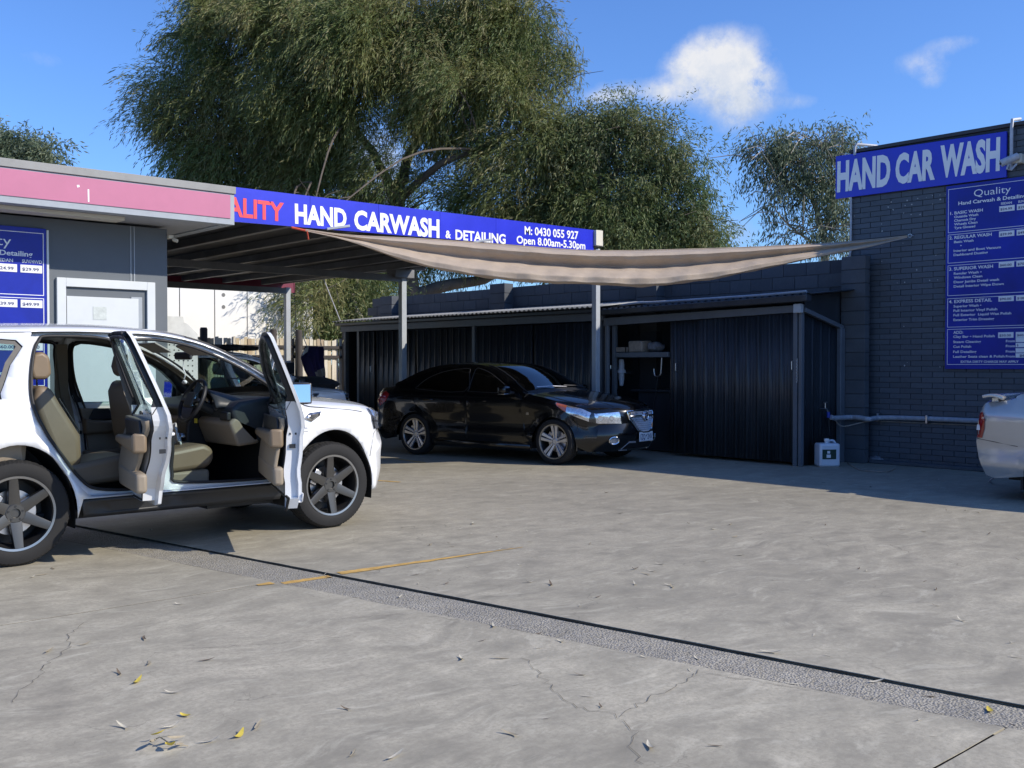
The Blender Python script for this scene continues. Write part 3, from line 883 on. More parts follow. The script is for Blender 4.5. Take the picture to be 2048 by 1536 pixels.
# left long shed
sh1 = thing("long_shed", "long dark steel lean-to shed behind the black sedan, joined to the block wall", "shed", (13.1, 15.6, 0))
zt_ = 2.14
V0, V1 = 11.72, 19.6
def fS(a, d, z): return (US_ - d, a, z)
for (a0, a1, nm) in ((11.8, 13.4, 'front_sheet'), (13.44, 15.0, 'front_sheet'), (15.12, 16.9, 'front_sheet'), (16.95, 18.35, 'front_sheet')):
    obj(nm, ribbed(a0, a1, .03, zt_, fS), M['shed'], sh1, solid=.003, angle=20)
obj("door", ribbed(18.38, 18.98, .03, zt_, lambda a, d, z: (US_ - .02 - d, a, z)), M['shed'], sh1, solid=.003, angle=20)
for v in (11.76, 15.06, 19.02, 19.55): obj("frame_post", G().box(US_ - .03, US_ + .06, v - .03, v + .05, 0, zt_ + .02), M['shedtrim'], sh1, bevel=.004)
hnd = obj("door_handle", G().tube([(US_ - .045, 18.46, .95 + .3), (US_ - .085, 18.46, .97 + .3), (US_ - .085, 18.46, 1.09 + .3), (US_ - .045, 18.46, 1.11 + .3)], .008, 8), M['steel'], sh1)
obj("header", G().box(US_ - .05, US_ + .03, V0 - .04, V1 + .1, zt_ + .02, zt_ + .15), M['shedtrim'], sh1, bevel=.004)
obj("gutter", G().box(US_ - .16, US_ - .02, V0 - .04, V1 + .15, zt_ + .152, zt_ + .215), M['shed'], sh1, bevel=.01)
obj("back_panel", G().box(US_ + .9, US_ + .92, V0, V1, 0, zt_), M['shed'], sh1, smooth=False)
obj("end_wall", G().box(US_ + .0, UB - .0, V1 + .02, V1 + .05, 0, zt_ + .18), M['shed'], sh1, smooth=False)
# corrugated roof with wavy lit edge
def corr_roof(v0, v1, u0, u1, z0, z1, amp=.016, pitch=.12):
    g = G(); n = int((v1 - v0) / pitch * 6)
    def fn(a, b):
        v = v0 + (v1 - v0) * a; u = u0 + (u1 - u0) * b
        return (u, v, z0 + (z1 - z0) * b + amp * math.sin(2 * math.pi * (v - v0) / pitch))
    return g.grid(fn, n, 3)
obj("roof", corr_roof(V0 - .1, V1 + .2, US_ - .20, UB - .005, zt_ + .245, zt_ + .40), M['shedroof'], sh1, solid=.004, angle=60)

# right shed with an open bay and sliding doors
sh2 = thing("corner_shed", "dark steel shed with sliding doors and one open bay, in the corner by the brick wall", "shed", (13.1, 9.8, 0))
zs = 2.20
obj("sliding_door", ribbed(9.62, 10.31, .05, zs, lambda a, d, z: (US_ + .03 - d, a, z)), M['shed'], sh2, solid=.003, angle=20)
obj("sliding_door", ribbed(8.06, 9.72, .05, zs, lambda a, d, z: (US_ - .01 - d, a, z)), M['shed'], sh2, solid=.003, angle=20)
for px in ((1355, 734), (1587, 731)):
    q = onU(px[0], px[1], US_ - .03)
    obj("door_handle", G().tube([(US_ - .028, q.y, q.z - .07), (US_ - .075, q.y, q.z - .055), (US_ - .075, q.y, q.z + .055), (US_ - .028, q.y, q.z + .07)], .008, 8), M['steel'], sh2)
obj("frame_post", G().box(US_ - .05, US_ + .02, 7.985, 8.05, 0, 2.26), M['shedtrim'], sh2, bevel=.004)
obj("frame_post", G().box(US_ - .045, US_ + .02, 7.915, 7.965, 0, 2.26), M['shedtrim'], sh2, bevel=.004)
obj("frame_post", G().tube([(US_ - .02, 11.60, 0), (US_ - .02, 11.60, 2.15)], .045, 12), M['shedtrim'], sh2)
obj("frame_post", G().box(US_ - .0, US_ + .06, 11.45, 11.52, 0, 2.16), M['shedtrim'], sh2, bevel=.004)
obj("header", G().prism([(7.90, 2.26), (11.66, 2.20), (11.66, 2.07), (7.90, 2.13 + .03)], lambda a, b, d: (US_ - .055 + d, a, b), 0, .05), M['shedtrim'], sh2, bevel=.004)
obj("header_cap", G().box(US_ - .13, US_ - .06, 7.88, 8.0, 2.145, 2.27), M['post'], sh2, bevel=.006)
obj("gutter", G().prism([(7.75, 2.39), (11.68, 2.33), (11.68, 2.24), (7.75, 2.295)], lambda a, b, d: (US_ - .20 + d, a, b), 0, .14), M['shed'], sh2, bevel=.012)
g = G(); 
g.grid(lambda a, b: (US_ - .14 + b * (UB - US_ + .13), 7.72 + a * 3.98, 2.40 - .06 * a + b * .115 + .014 * math.sin(a * 200)), 190, 3)
obj("roof", g, M['shed'], sh2, solid=.004, angle=60)
obj("back_panel", G().box(UB - .06, UB - .04, 8.0, 11.6, 0, 2.15), M['shed'], sh2, smooth=False)
# side wall towards the pier
obj("side_sheet", ribbed(US_ + .05, UB - .02, .02, 2.20, lambda a, d, z: (a, VE - .0 - d * .6, z if z < 1 else 2.22 - (a - US_) * .20), pitch=.22), M['shed'], sh2, solid=.003, angle=20)
obj("side_upper_sheet", G().prism([(US_ + .1, 2.22), (UB - .02, 2.0), (UB - .02, 2.5), (US_ + .1, 2.38)], lambda a, b, d: (a, VE + .012 + d, b), 0, .01), M['shed'], sh2, smooth=False)
obj("side_rail", G().beam((US_ - .02, VE - .05, 2.19), (UB - .16, VE - .05, 1.965), .06, .06), M['shedtrim'], sh2, bevel=.004)
obj("side_post", G().box(UB - .25, UB - .13, VE - .09, VE - .015, 0, 1.955), M['shedtrim'], sh2, bevel=.01)
# latch chain
ch = G()
for i in range(16):
    zz = 1.50 - i * .021; c0 = Vector((US_ - .062, 7.975 + (.004 if i % 2 else -.004), zz))
    ch.tube([c0 + (Vector((0, .007 * math.cos(t), .013 * math.sin(t))) if i % 2 else Vector((.007 * math.cos(t), 0, .013 * math.sin(t)))) for t in [k * math.pi / 4 for k in range(8)]], .0028, 5, closed=True)
obj("chain", ch, M['steel'], sh2)
# shelf of the open bay
obj("shelf", G().box(US_ + .0, UB - .1, 10.33, 11.44, 1.545, 1.625), M['shedtrim'], sh2, bevel=.004)
obj("workbench", G().box(US_ + .35, UB - .1, 10.35, 11.42, .98, 1.02), M['shed'], sh2, bevel=.004)
obj("bench_front", G().box(US_ + .42, US_ + .44, 10.4, 11.3, .02, .975), M['shed'], sh2)

q = onU(1251, 697, US_ + .15)
tr = G(); w, d_, h = .11, .12, .085
for (x0, x1, y0, y1) in ((-.12, .12, -w, -w + .012), (-.12, .12, w - .012, w), (-.12, -.108, -w, w), (.108, .12, -w, w)): tr.box(q.x + x0, q.x + x1, q.y + y0, q.y + y1, 1.627, 1.627 + h)
tr.box(q.x - .12, q.x + .12, q.y - w, q.y + w, 1.627, 1.637)
obj("plastic_tray", tr, M['card'], label="open pale tray at the left end of the shelf in the open shed bay", cat="tray")
q = onU(1281, 690, US_ + .2)
g = G(); g.box(q.x - .13, q.x + .13, q.y - .15, q.y + .15, 1.627, 1.627 + .20)
g.v = [(x + R.uniform(-.012, .012), y + R.uniform(-.015, .015), z + (R.uniform(-.03, .01) if z > 1.7 else 0)) for x, y, z in g.v]
obj("cardboard_box", g, M['card'], bevel=.02, label="grubby cardboard box in the middle of the shelf in the open shed bay", cat="box")
q = onU(1312, 688, US_ + .25)
obj("cloth_bundle", G().blob((q.x, q.y, 1.627 + .085), (.12, .16, .085), 12, 8, .16), M['rag'], label="crumpled grey cloth bundle at the right end of the shed shelf", cat="cloth")
# pressure fittings hanging at the left of the bay
q = onU(1243, 740, US_ + .15)
fv = thing("water_filter", "pale blue twin water filter hanging at the left of the open shed bay", "filter", (q.x, q.y, q.z - .3))
obj("canister", G().lathe([(0.0, .18), (.035, .18), (.045, .15), (.05, .02), (.075, -.02), (.075, -.05), (0, -.05)], 16, (q.x, q.y, q.z), 'Z'), M['pvc'], fv)
obj("bowl", G().lathe([(0, -.055), (.05, -.055), (.048, -.15), (.03, -.26), (0, -.27)], 16, (q.x, q.y, q.z), 'Z'), M['pvc'], fv)
obj("bracket", G().box(q.x + .05, q.x + .08, q.y - .16, q.y + .09, q.z - .06, q.z - .03), M['black'], fv)
for dy in (.16, .22):
    for dz in (.02, -.20): obj("valve", G().tube([(q.x - .02, q.y + dy, q.z + dz), (q.x - .02, q.y + dy, q.z + dz + .06)], .010, 8), M['chrome'], fv)
obj("bracket_plate", G().box(q.x + .02, q.x + .06, q.y + .12, q.y + .25, q.z - .26, q.z + .12), M['black'], fv)
q = onU(1318, 728, US_ + .1)
hk = thing("hose_hook", "bent metal J hook hanging under the shelf in the open bay", "hook", (q.x, q.y, q.z - .1))
pts = [(q.x, q.y - .06, 1.54), (q.x, q.y - .045, 1.34), (q.x, q.y - .03, 1.26), (q.x, q.y + .03, 1.235), (q.x, q.y + .085, 1.26), (q.x, q.y + .105, 1.36)]
obj("rod", G().tube(catmull(pts, 5), .011, 8), M['steel'], hk)
pts = [(q.x, q.y + .03, 1.23), (q.x - .01, q.y + .05, 1.0), (q.x, q.y + .12, .75), (q.x + .02, q.y + .16, .45)]
obj("hose", G().tube(catmull(pts, 6), .006, 6), M['black'], hk)

# pipe lying on the shed roof
P_ = [onU(x, y, US_ + .35) for (x, y) in ((1222, 617), (1275, 606), (1320, 604), (1500, 596), (1563, 590), (1612, 583))]
P_ = [Vector((p.x, p.y, max(p.z, 2.40 - .015 * (p.y - 7.7) + .075))) for p in P_]
obj("roof_pipe", G().tube(catmull([tuple(p) for p in P_], 6), .020, 8), M['pvc'], label="long pale plastic pipe lying on the corner shed roof", cat="pipe")

# tap, pipes, jug, rag
tp = thing("garden_tap", "brass tap with blue connector on the side of the corner shed", "tap", (13.2, 7.88, .7))
q = onV(1646, 818, 7.90)
obj("tap_body", G().tube([(q.x, 7.94, q.z), (q.x, 7.84, q.z), (q.x + .03, 7.83, q.z - .05)], .016, 8), M['steel'], tp)
obj("tap_handle", G().tube([(q.x, 7.86, q.z), (q.x, 7.86, q.z + .09)], .008, 8).tube([(q.x - .04, 7.86, q.z + .095), (q.x + .04, 7.86, q.z + .095)], .009, 8), M['steel'], tp)
obj("connector", G().tube([(q.x + .03, 7.83, q.z - .04), (q.x + .035, 7.83, q.z - .12)], .024, 10), mat("blue connector", (.02, .05, .35), .4), tp)
wp = thing("wall_pipe", "pale lagged water pipe running along the wall at waist height", "pipe", (13.6, 6.5, .66))
zP = q.z - .13
pts = [(q.x + .04, 7.80, zP + .02), (q.x + .12, 7.78, zP), (UB - .18, 7.55 + .20, zP), (UB - .18, 7.60, zP), (UB - .17, 7.45, zP - .015), (UW - .06, 7.36, zP), (UW - .06, 6.4, zP + .01), (UW - .06, 4.5, zP), (UW - .06, 1.0, zP)]
obj("pipe_run", G().tube(catmull(pts, 5), .035, 12), M['pvcdirty'], wp)
for vv in (7.45, 6.72, 5.7): obj("saddle_clip", G().box(UW - .112, UW - .002, vv - .014, vv + .014, zP - .055, zP + .06), M['steel'], wp, bevel=.004)
lowp = [(q.x + .10, 7.76, zP - .03), (q.x + .25, 7.72, zP - .12), (UB - .1, 7.50, zP - .05), (UW - .03, 7.2, zP - .055), (UW - .03, 4, zP - .06)]
obj("thin_pipe", G().tube(catmull(lowp, 6), .008, 6), M['strap'] if False else M['card'], wp)

jp = onG(1655, 933)
jg = thing("jerrycan", "milky white plastic jerrycan with a green label beside the corner shed", "container", (jp.x, jp.y, 0), rotz=math.radians(-42 + 6))
g = G(); g.box(-.15, .15, -.11, .11, .0, .33); obj("container_body", g, M['jug'], jg, local=True, bevel=.035, seg=4)
obj("neck", G().tube([(-.02, -.03, .33), (-.02, -.03, .375)], .03, 12), M['jug'], jg, local=True)
obj("cap", G().tube([(-.02, -.03, .362), (-.02, -.03, .392)], .036, 12), M['signwhite'], jg, local=True, bevel=.004)
obj("handle", G().tube(catmull([(.02, .0, .325), (.03, 0, .36), (.09, 0, .36), (.12, 0, .325)], 4), .015, 8), M['jug'], jg, local=True)
lb = obj("label_panel", G().box(-.115, .085, -.1135, -.112, .11, .245), M['green'], jg, local=True, smooth=False)
obj("label_print", G().box(-.055, .005, -.1148, -.114, .13, .175).box(-.045, -.005, -.1148, -.114, .19, .225), M['labelwhite'], jg, local=True, smooth=False)
g = G().tube(catmull([(q.x + .03, 7.82, q.z - .12), (q.x + .02, 7.80, .45), (q.x - .02, 7.75, .41), (jp.x + .05, jp.y + .02, .40)], 5), .005, 6)
obj("thin_hose", g, M['black'], label="thin black hose hanging from the tap to the jerrycan", cat="hose")
cp = [onG(1690, 922), onG(1700, 930), onG(1722, 942), onG(1755, 945), onG(1778, 945), onG(1792, 938)]
obj("ground_cord", G().tube(catmull([(jp.x + .3, 7.85, .3)] + [(p.x, p.y, .012) for p in cp], 6), .006, 6), M['card'], label="thin cord trailing on the concrete below the wall pipe", cat="cord")
rp = onG(1752, 925)
obj("wet_rag", G().blob((rp.x - .02, rp.y - .02, .045), (.10, .13, .055), 14, 8, .14), M['rag'], label="crumpled grey rag on the footing at the base of the brick wall", cat="rag")

# ------------------------------------------------------------------ pink fascia building on the left
VF, VW, UC = 10.86, 11.58, 5.02
pk = thing("shop_building", "grey rendered building with a pink fascia and white door behind the white four wheel drive", "building", (1.5, 15, 0))
obj("wall", G().box(-9, UC, VW, 20, 0, 3.0), M['wallgrey'], pk, smooth=False)
HT, HB = CAM_H + 2.02, CAM_H + 1.60
UR = 5.51
obj("fascia_frame", G().box(-9, UR, VF + .004, VF + .12, HB, HT - .07), M['trimgrey'], pk, bevel=.004)
obj("fascia_frame", G().box(UR - .12, UR + .002, VF + .125, 20, HB, HT - .07), M['trimgrey'], pk, bevel=.004)
obj("fascia_panel", G().box(-9, UR - .055, VF - .006, VF + .002, HB + .07, HT - .085), M['pink'], pk, smooth=False)
obj("roof_capping", G().box(-9.2, UR + .012, VF - .014, 20.1, HT - .068, HT + .015), M['roofcap'], pk, bevel=.005)
obj("soffit", G().box(-9, UR - .125, VF + .12, VW + .5, HB + .012, HB + .03), M['soffit'], pk, smooth=False)
obj("soffit", G().box(UC - .3, UR - .125, VW + .5, 20, HB + .012, HB + .03), M['soffit'], pk, smooth=False)
g = G(); g.box(1.9, 4.35, VF + .26, VF + .50, HB - .03, HB + .011)
obj("soffit_light_panel", g, M['cream'], pk, bevel=.004)
obj("paint_scrape", G().add([(3.86, VF - .0075, HT - .20), (3.875, VF - .0075, HT - .20), (3.876, VF - .0075, HB + .09), (3.862, VF - .0075, HB + .09)], [(0, 1, 2, 3)]), M['signwhite'], pk, smooth=False, recalc=False)
obj("paint_scrape", G().add([(3.75, VF - .0075, HT - .17), (3.775, VF - .0075, HT - .165), (3.78, VF - .0075, HT - .185), (3.757, VF - .0075, HT - .195)], [(0, 1, 2, 3)]), M['signwhite'], pk, smooth=False, recalc=False)
# door
D0, D1 = onV(113, 600, VW).x, onV(309, 600, VW).x
zT = onV(130, 556, VW).z
g = G(); w = .095
g.box(D0, D0 + w, VW - .04, VW + .02, 0, zT); g.box(D1 - w, D1, VW - .04, VW + .02, 0, zT); g.box(D0 + w, D1 - w, VW - .04, VW + .02, zT - w, zT)
obj("door_frame", g, M['doorwhite'], pk, bevel=.004)
obj("door_recess", G().box(D0 + w, D1 - w, VW - .006, VW - .002, 0, zT - w), M['wallgrey'], pk, smooth=False)
dz = onV(200, 595, VW).z
dr = obj("door", G().box(D0 + w + .01, onV(276, 600, VW).x, VW - .03, VW - .008, .02, dz), M['doorwhite'], pk, bevel=.003)
q0, q1 = onV(187, 613, VW - .03), onV(214, 640, VW - .03)
obj("taped_notice", G().box(q0.x, q1.x, VW - .034, VW - .031, q1.z, q0.z), M['paper'], dr, smooth=False)
obj("door_closer_track", G().box(onV(262, 600, VW).x, onV(284, 600, VW).x, VW - .022, VW - .010, .02, dz + .02), M['trimgrey'], pk, bevel=.003)
obj("wall_joint", G().box(onV(262, 500, VW).x, onV(264, 500, VW).x, VW - .006, VW + .004, zT + .0, 3.0).box(onV(269, 500, VW).x, onV(271, 500, VW).x, VW - .006, VW + .004, zT, 3.0), M['trimgrey'], pk)
q = onV(339, 473, VW)
obj("corner_light", G().box(UC + .0, UC + .06, VW - .05, VW + .02, q.z - .03, q.z + .01).tube([(UC + .05, VW - .05, q.z - .04), (UC + .09, VW - .09, q.z - .06)], .022, 8), M['cream'], pk, bevel=.004)
pb2 = thing("price_board", "blue price board on the grey rendered wall beside the white door", "sign", (3.1, VW - .05, 1.5))
xr = onV(94, 560, VW - .05).x; zt2 = onV(60, 456, VW - .05).z
price_board(pb2, (xr - 1.175 * 1.12, VW - .06, zt2), (1, 0, 0), (0, -1, 0), 1.12)
obj("side_trim", G().box(xr + .005, xr + .03, VW - .055, VW - .004, zt2 - 2.8, zt2 - .01), M['doorwhite'], pb2, bevel=.003)

# ------------------------------------------------------------------ canopy with the blue sign
VS = 11.2
cn = thing("wash_canopy", "open steel canopy with dark underside on grey posts beside the pink building", "canopy", (8.5, 16, 0))
UE = 12.05
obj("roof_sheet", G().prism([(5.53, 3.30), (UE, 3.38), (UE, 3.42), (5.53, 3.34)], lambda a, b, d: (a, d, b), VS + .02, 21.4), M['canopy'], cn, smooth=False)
for i in range(7):
    u = 5.75 + i * .95; z = 3.30 + (u - 5.5) * .012
    obj("purlin", G().box(u, u + .055, VS + .03, 21.3, z - .10, z - .002).box(u - .0, u + .09, VS + .03, 21.3, z - .112, z - .101), M['canopysteel'], cn, smooth=False)
for v in (16.45, 20.95):
    obj("beam", G().box(5.3, UE - .02, v, v + .07, 3.06, 3.185), M['canopysteel'], cn, smooth=False)
for (u, v, zt, nm) in ((11.95, 11.27, 3.27, 0), (11.95, 16.5, 3.14, 1), (11.95, 21.0, 3.2, 2)):
    hw_ = .048 if nm == 0 else .058
    obj("post", G().box(u - hw_, u + hw_, v - hw_, v + hw_, 0, zt), M['post'], cn, bevel=.006)
obj("base_box", G().box(11.85, 12.05, 20.85, 21.1, 1.22, 1.48), M['black'], cn, bevel=.01)
obj("post_bracket", G().box(11.68, 12.14, 16.36, 16.66, 3.13, 3.30), M['canopysteel'], cn, bevel=.01)
obj("post_bracket", G().box(11.75, 12.08, 15.9, 16.0, 3.25, 3.36), M['canopysteel'], cn, bevel=.01)
# rear maroon fascia
obj("rear_fascia", G().box(5.3, 12.4, 21.42, 21.5, 3.12, 3.38), M['maroon'], cn, bevel=.004)
g = G(); q = onV(457, 556, 21.4)
obj("fascia_bolt", G().tube([(q.x, 21.43, q.z), (q.x, 21.39, q.z)], .05, 12), M['cream'], cn)
obj("side_gutter", G().box(UE - .02, UE + .05, VS + .05, 21.5, 3.31, 3.41), M['canopysteel'], cn, bevel=.01)
q = onV(340, 568, 14.0)
obj("floodlight", G().box(UC + .02, UC + .26, 13.2, 13.5, 2.62, 2.74), M['canopysteel'], cn, bevel=.01)

bs = thing("canopy_sign", "long blue HAND CARWASH sign across the front of the canopy", "sign", (8.7, VS, 3.3))
TL, TR = onV(470, 375, VS), onV(1187, 461, VS); BL_, BR_ = onV(470, 444, VS), onV(1187, 503, VS)
nS = 6
for i in range(nS):
    a0, a1 = i / nS, (i + 1) / nS
    def PQ(a, t): 
        T_ = TL.lerp(TR, a); B_ = BL_.lerp(BR_, a); return T_.x, (T_.z if t else B_.z)
    (x0, zt0), (x1, zt1), (_, zb0), (_, zb1) = PQ(a0, 1), PQ(a1, 1), PQ(a0, 0), PQ(a1, 0)
    obj("sign_panel", G().prism([(x0 + .002, zb0), (x1 - .002, zb1), (x1 - .002, zt1), (x0 + .002, zt0)], lambda a, b, d: (a, VS + d, b), 0, .03), M['signblue'], bs, smooth=False)
rows = []
def sgn(body, xa, xb, yb0, yb1, cap, bold, u=None):
    p0, p1 = onV(xa, yb0, VS), onV(xb, yb1, VS)
    Z = (p0.x + p1.x) / 2 * SA + (p0.y + p1.y) / 2 * CA
    return (body, Vector((p0.x, VS, p0.z)), Vector((p1.x, VS, p1.z)), cap * Z / F_PX, bold)
lettering(bs, [sgn("ALITY", 455, 569, 431, 443, 37, .03)], M['signred'], (0, -1, 0), name="red_lettering")
lettering(bs, [sgn("HAND", 591, 694, 446, 455, 37, .04), sgn("CARWASH", 709, 879, 458, 475, 36, .04), sgn("&", 891, 902, 476, 477, 15, .03), sgn("DETAILING", 911, 1011, 479, 488, 19, .03),
               sgn("M: 0430 055 927", 1049, 1156, 469, 479, 16, .022), sgn("Open 8.00am-5.30pm", 1033, 1170, 487, 499, 15, .022)], M['signwhite'], (0, -1, 0), name="white_lettering")
obj("end_cap", G().box(TR.x + .005, TR.x + .16, VS - .05, VS + .06, onV(1190, 492, VS).z, TR.z - .0), M['cream'], bs, bevel=.004)
for (x, y) in ((672, 458), (960, 484)):
    q = onV(x, y, VS)
    obj("sign_light", G().beam((q.x - .14, VS - .02, q.z - .02), (q.x + .12, VS - .14, q.z + .03), .05, .03), M['pvc'], bs, bevel=.004)

# ------------------------------------------------------------------ shade sail
def sail_pts():
    top = [(612, 461), (700, 472), (840, 479), (1010, 491), (1185, 502.5), (1400, 499), (1600, 491), (1740, 481), (1812, 473)]
    bot = [(612, 463), (700, 484), (790, 516), (880, 540), (1000, 560), (1160, 569), (1300, 573), (1430, 558), (1560, 531), (1640, 514), (1740, 494), (1812, 476)]
    return top, bot
tp_, bt_ = sail_pts()
A0 = Vector((6.6, 11.08, 3.08)); A1 = Vector((13.82, 7.0, 3.25))
def interp(tbl, x):
    for (x0, y0), (x1, y1) in zip(tbl[:-1], tbl[1:]):
        if x <= x1: return y0 + (y1 - y0) * max(0, (x - x0)) / (x1 - x0)
    return tbl[-1][1]
tps = catmull(tp_, 8); bts = catmull(bt_, 8)
def sail_fn(a, b):
    x = 612 + (1812 - 612) * a
    k = (x - 1024) / F_PX
    # straight line in plan between the anchors, met by the pixel column, then bellied
    dx, dy = A1.x - A0.x, A1.y - A0.y
    # X/Z = k
    Xa, Xd = A0.x * CA - A0.y * SA, dx * CA - dy * SA
    Za, Zd = A0.x * SA + A0.y * CA, dx * SA + dy * CA
    s = (k * Za - Xa) / (Xd - k * Zd)
    Z0 = Za + Zd * s
    belly = math.sin(math.pi * min(1, max(0, a)))
    yt, yb = interp(tps, x), interp(bts, x)
    # profile down the drape: rolled top edge, hollow, belly pushed out, curl under
    prof = [(0, .35), (.06, .02), (.14, -.02), (.22, .06), (.45, .30), (.55, .16), (.75, -.10), (.93, -.05), (1.0, .12), (.985, .55)]
    q = b * (len(prof) - 1); i = min(int(q), len(prof) - 2); f = q - i
    f = f * f * (3 - 2 * f) if i not in (0,) else f
    t = prof[i][0] + (prof[i + 1][0] - prof[i][0]) * f; o = prof[i][1] + (prof[i + 1][1] - prof[i][1]) * f
    fold = (.012 * math.sin(a * 43 + b * 5 + 2 * math.sin(a * 9)) + .010 * math.sin(a * 97 - b * 9) + .007 * math.sin(a * 171 + b * 14)) * belly * (.4 + b)
    Z = Z0 + (o * .9 * belly + fold) + .35 * belly * (1 - b) 
    y = yt + (yb - yt) * t + (fold * 60) * (0 if b < .1 else min(1, b))
    X = k * Z
    return (X * CA + Z * SA, -X * SA + Z * CA, CAM_H - (y - HOR) * Z / F_PX)
sl_ = thing("shade_sail", "slack tan shade sail slung from the blue sign to the brick wall", "shade sail", (10, 9, 2.6))
obj("cloth", G().grid(sail_fn, 150, 40), M['sail'], sl_, angle=80, recalc=False)
obj("edge_rope", G().tube([Vector(sail_fn(i / 120, 0)) + Vector((0, 0, .006)) for i in range(121)], .007, 6), M['sail'], sl_)
e = Vector(sail_fn(1, .4)); h = onU(1818, 472, UW - .03)
obj("shackle", G().tube([e, h], .007, 6).tube([h + Vector((0, .03 * math.cos(t), .022 * math.sin(t))) for t in [k * math.pi / 5 for k in range(10)]], .006, 6, closed=True).tube([h, h + Vector((.04, -.035, .0))], .010, 8), M['steel'], sl_)
e = Vector(sail_fn(0, .4))
obj("strap", G().tube([e, e + Vector((-.16, .06, .03))], .014, 6).beam(e + Vector((.02, 0, .0)), e + Vector((.04, .0, -.11)), .028, .006), M['strap'], sl_)

# ------------------------------------------------------------------ paling fence
VFN = 22.3
fn = thing("paling_fence", "weathered timber paling fence at the back of the yard", "fence", (11, VFN, 0))
u = 8.6; k = 0
rr = random.Random(9)
pal = []
for i in range(4):
    h = 2.06 + rr.uniform(-.03, .02)
    pal.append(make_mesh("paling", G().prism([(0, 0), (.098, 0), (.096 + rr.uniform(-.004, .004), h), (.002, h - rr.uniform(0, .02))], lambda a, b, d: (a, d, b), 0, .016), M['fence'], smooth=False))
fencemats = [M['fence'], mat("silvered paling", (.55, .50, .40), .85, var=.3, vscale=5, dirt=.25, streak=(3, 3, .3)), mat("brown paling", (.36, .28, .19), .85, var=.3, vscale=5, dirt=.3, streak=(3, 3, .3))]
palm = [[me.copy() for me in pal] for _ in fencemats]
for mm, ms in zip(palm, fencemats):
    for me in mm: me.materials[0] = ms
while u < 14.6:
    o = bpy.data.objects.new("paling", palm[rr.choice([0, 0, 1, 1, 2])][rr.randrange(4)]); col.objects.link(o)
    o.location = (u, VFN + (.0 if k % 2 else .018), rr.uniform(-.02, .02)); o.rotation_euler = (0, rr.uniform(-.006, .006), 0)
    tie(o, fn); u += .105; k += 1
for z in (1.62, 1.86): obj("rail", G().box(8.6, 14.6, VFN - .05, VFN - .006, z - .035, z + .04), M['fencedark'], fn, bevel=.006)
for x in (407, 546, 597, 690, 300):
    q = onV(x, 700, VFN - .1)
    obj("fence_post", G().tube([(q.x, VFN - .12, 0), (q.x, VFN - .12, 2.24), (q.x, VFN - .12, 2.28)], [.085, .085, .07], 12), M['fencedark'], fn)

# ------------------------------------------------------------------ pale building beyond the fence
VB = 24.2
q = onV(627, 600, VB)
wb = thing("pale_warehouse", "plain cream tilt panel building beyond the paling fence", "building", (12, VB + 3, 0))
g = G()
xs = [q.x]
for x in (583, 495, 430, 360, 280, 200, 100): xs.append(onV(x, 600, VB).x)
for a, b in zip(xs[1:], xs[:-1]):
    obj("wall_panel", G().box(a + .012, b - .012, VB, VB + .15, 0, 5.1), M['whitewall'], wb, bevel=.006)
obj("core", G().box(xs[-1], q.x - .02, VB + .02, VB + 8, 0, 5.05), M['joint'], wb, smooth=False)
for (x, y) in ((448, 590), (448, 614), (452, 560)):
    s = onV(x, y, VB - .01)
    obj("lifting_plug", G().disc((s.x, VB - .006, s.z), .05, 10), M['joint'], wb, recalc=False)
g = G()
c0 = onV(622, 660, VB - .1)
obj("downpipe", G().tube([(xs[0] - .35, VB - .06, .0), (xs[0] - .35, VB - .06, 5.0)], .03, 8), M['whitewall'], wb)

# ------------------------------------------------------------------ perforated sheet by the corner of the shop
pf = thing("perforated_panel", "pale perforated metal sheet standing beside the corner of the grey building", "panel", (5.4, 12.4, 0))
VP = 12.3
a = onV(322, 640, VP).x; b = onV(396, 640, VP).x; b2 = onV(372, 640, VP).x; zt1 = onV(330, 632, VP).z; zt2 = onV(395, 668, VP).z; zm = onV(372, 645, VP).z
a = max(a, UC + .02)
obj("sheet", G().prism([(a, .12), (b, .12), (b, zt2), (b2 + .03, zm - .02), (b2 - .02, zm), (b2 - .03, zt1 - .0), (a, zt1)], lambda p, q, d: (p, VP + d, q), 0, .02), M['trimgrey'] if False else mat("pale perforated sheet", (.50, .51, .49), .6, var=.12, vscale=6, dirt=.2), pf, bevel=.003)
dg = G(); x = a + .05
while x < b - .03:
    z = .5
    while z < zt2 - .03:
        dg.disc((x, VP - .0015, z), .010, 6); z += .065
    x += .06
obj("perforation", dg, M['crack'], pf, kind='stuff', smooth=False, recalc=False)
for x in (a + .03, b - .03): obj("leg", G().box(x - .02, x + .02, VP + .02, VP + .06, 0, .6), M['steel'], pf)

# ------------------------------------------------------------------ navy cloth on a leaning pole, thin cables
q = onV(628, 730, 17.0)
dr_ = thing("hanging_cloth", "navy cloth with grey bands draped on a leaning thin pole before the fence", "cloth", (q.x, 17.0, .7))
def px17(x, y, d=0.0): return onV(x, y, 17.0 + d)
def cloth(a, b):
    # a across, b down
    L_ = [(612, 692), (604, 715), (612, 740), (622, 760), (636, 778), (652, 790)]
    R_ = [(645, 694), (647, 716), (650, 742), (651, 762), (653, 778), (658, 790)]
    q = b * 5; i = min(4, int(q)); f = q - i
    xl, yl = [L_[i][k] + (L_[i + 1][k] - L_[i][k]) * f for k in (0, 1)]; xr, yr = [R_[i][k] + (R_[i + 1][k] - R_[i][k]) * f for k in (0, 1)]
    p = px17(xl + (xr - xl) * a, yl + (yr - yl) * a)
    w = .07 * math.sin(a * 13 + b * 3) * (1 - .3 * b) + .03 * math.sin(a * 29)
    return (p.x, p.y + w - .10 * math.sin(math.pi * a), p.z)
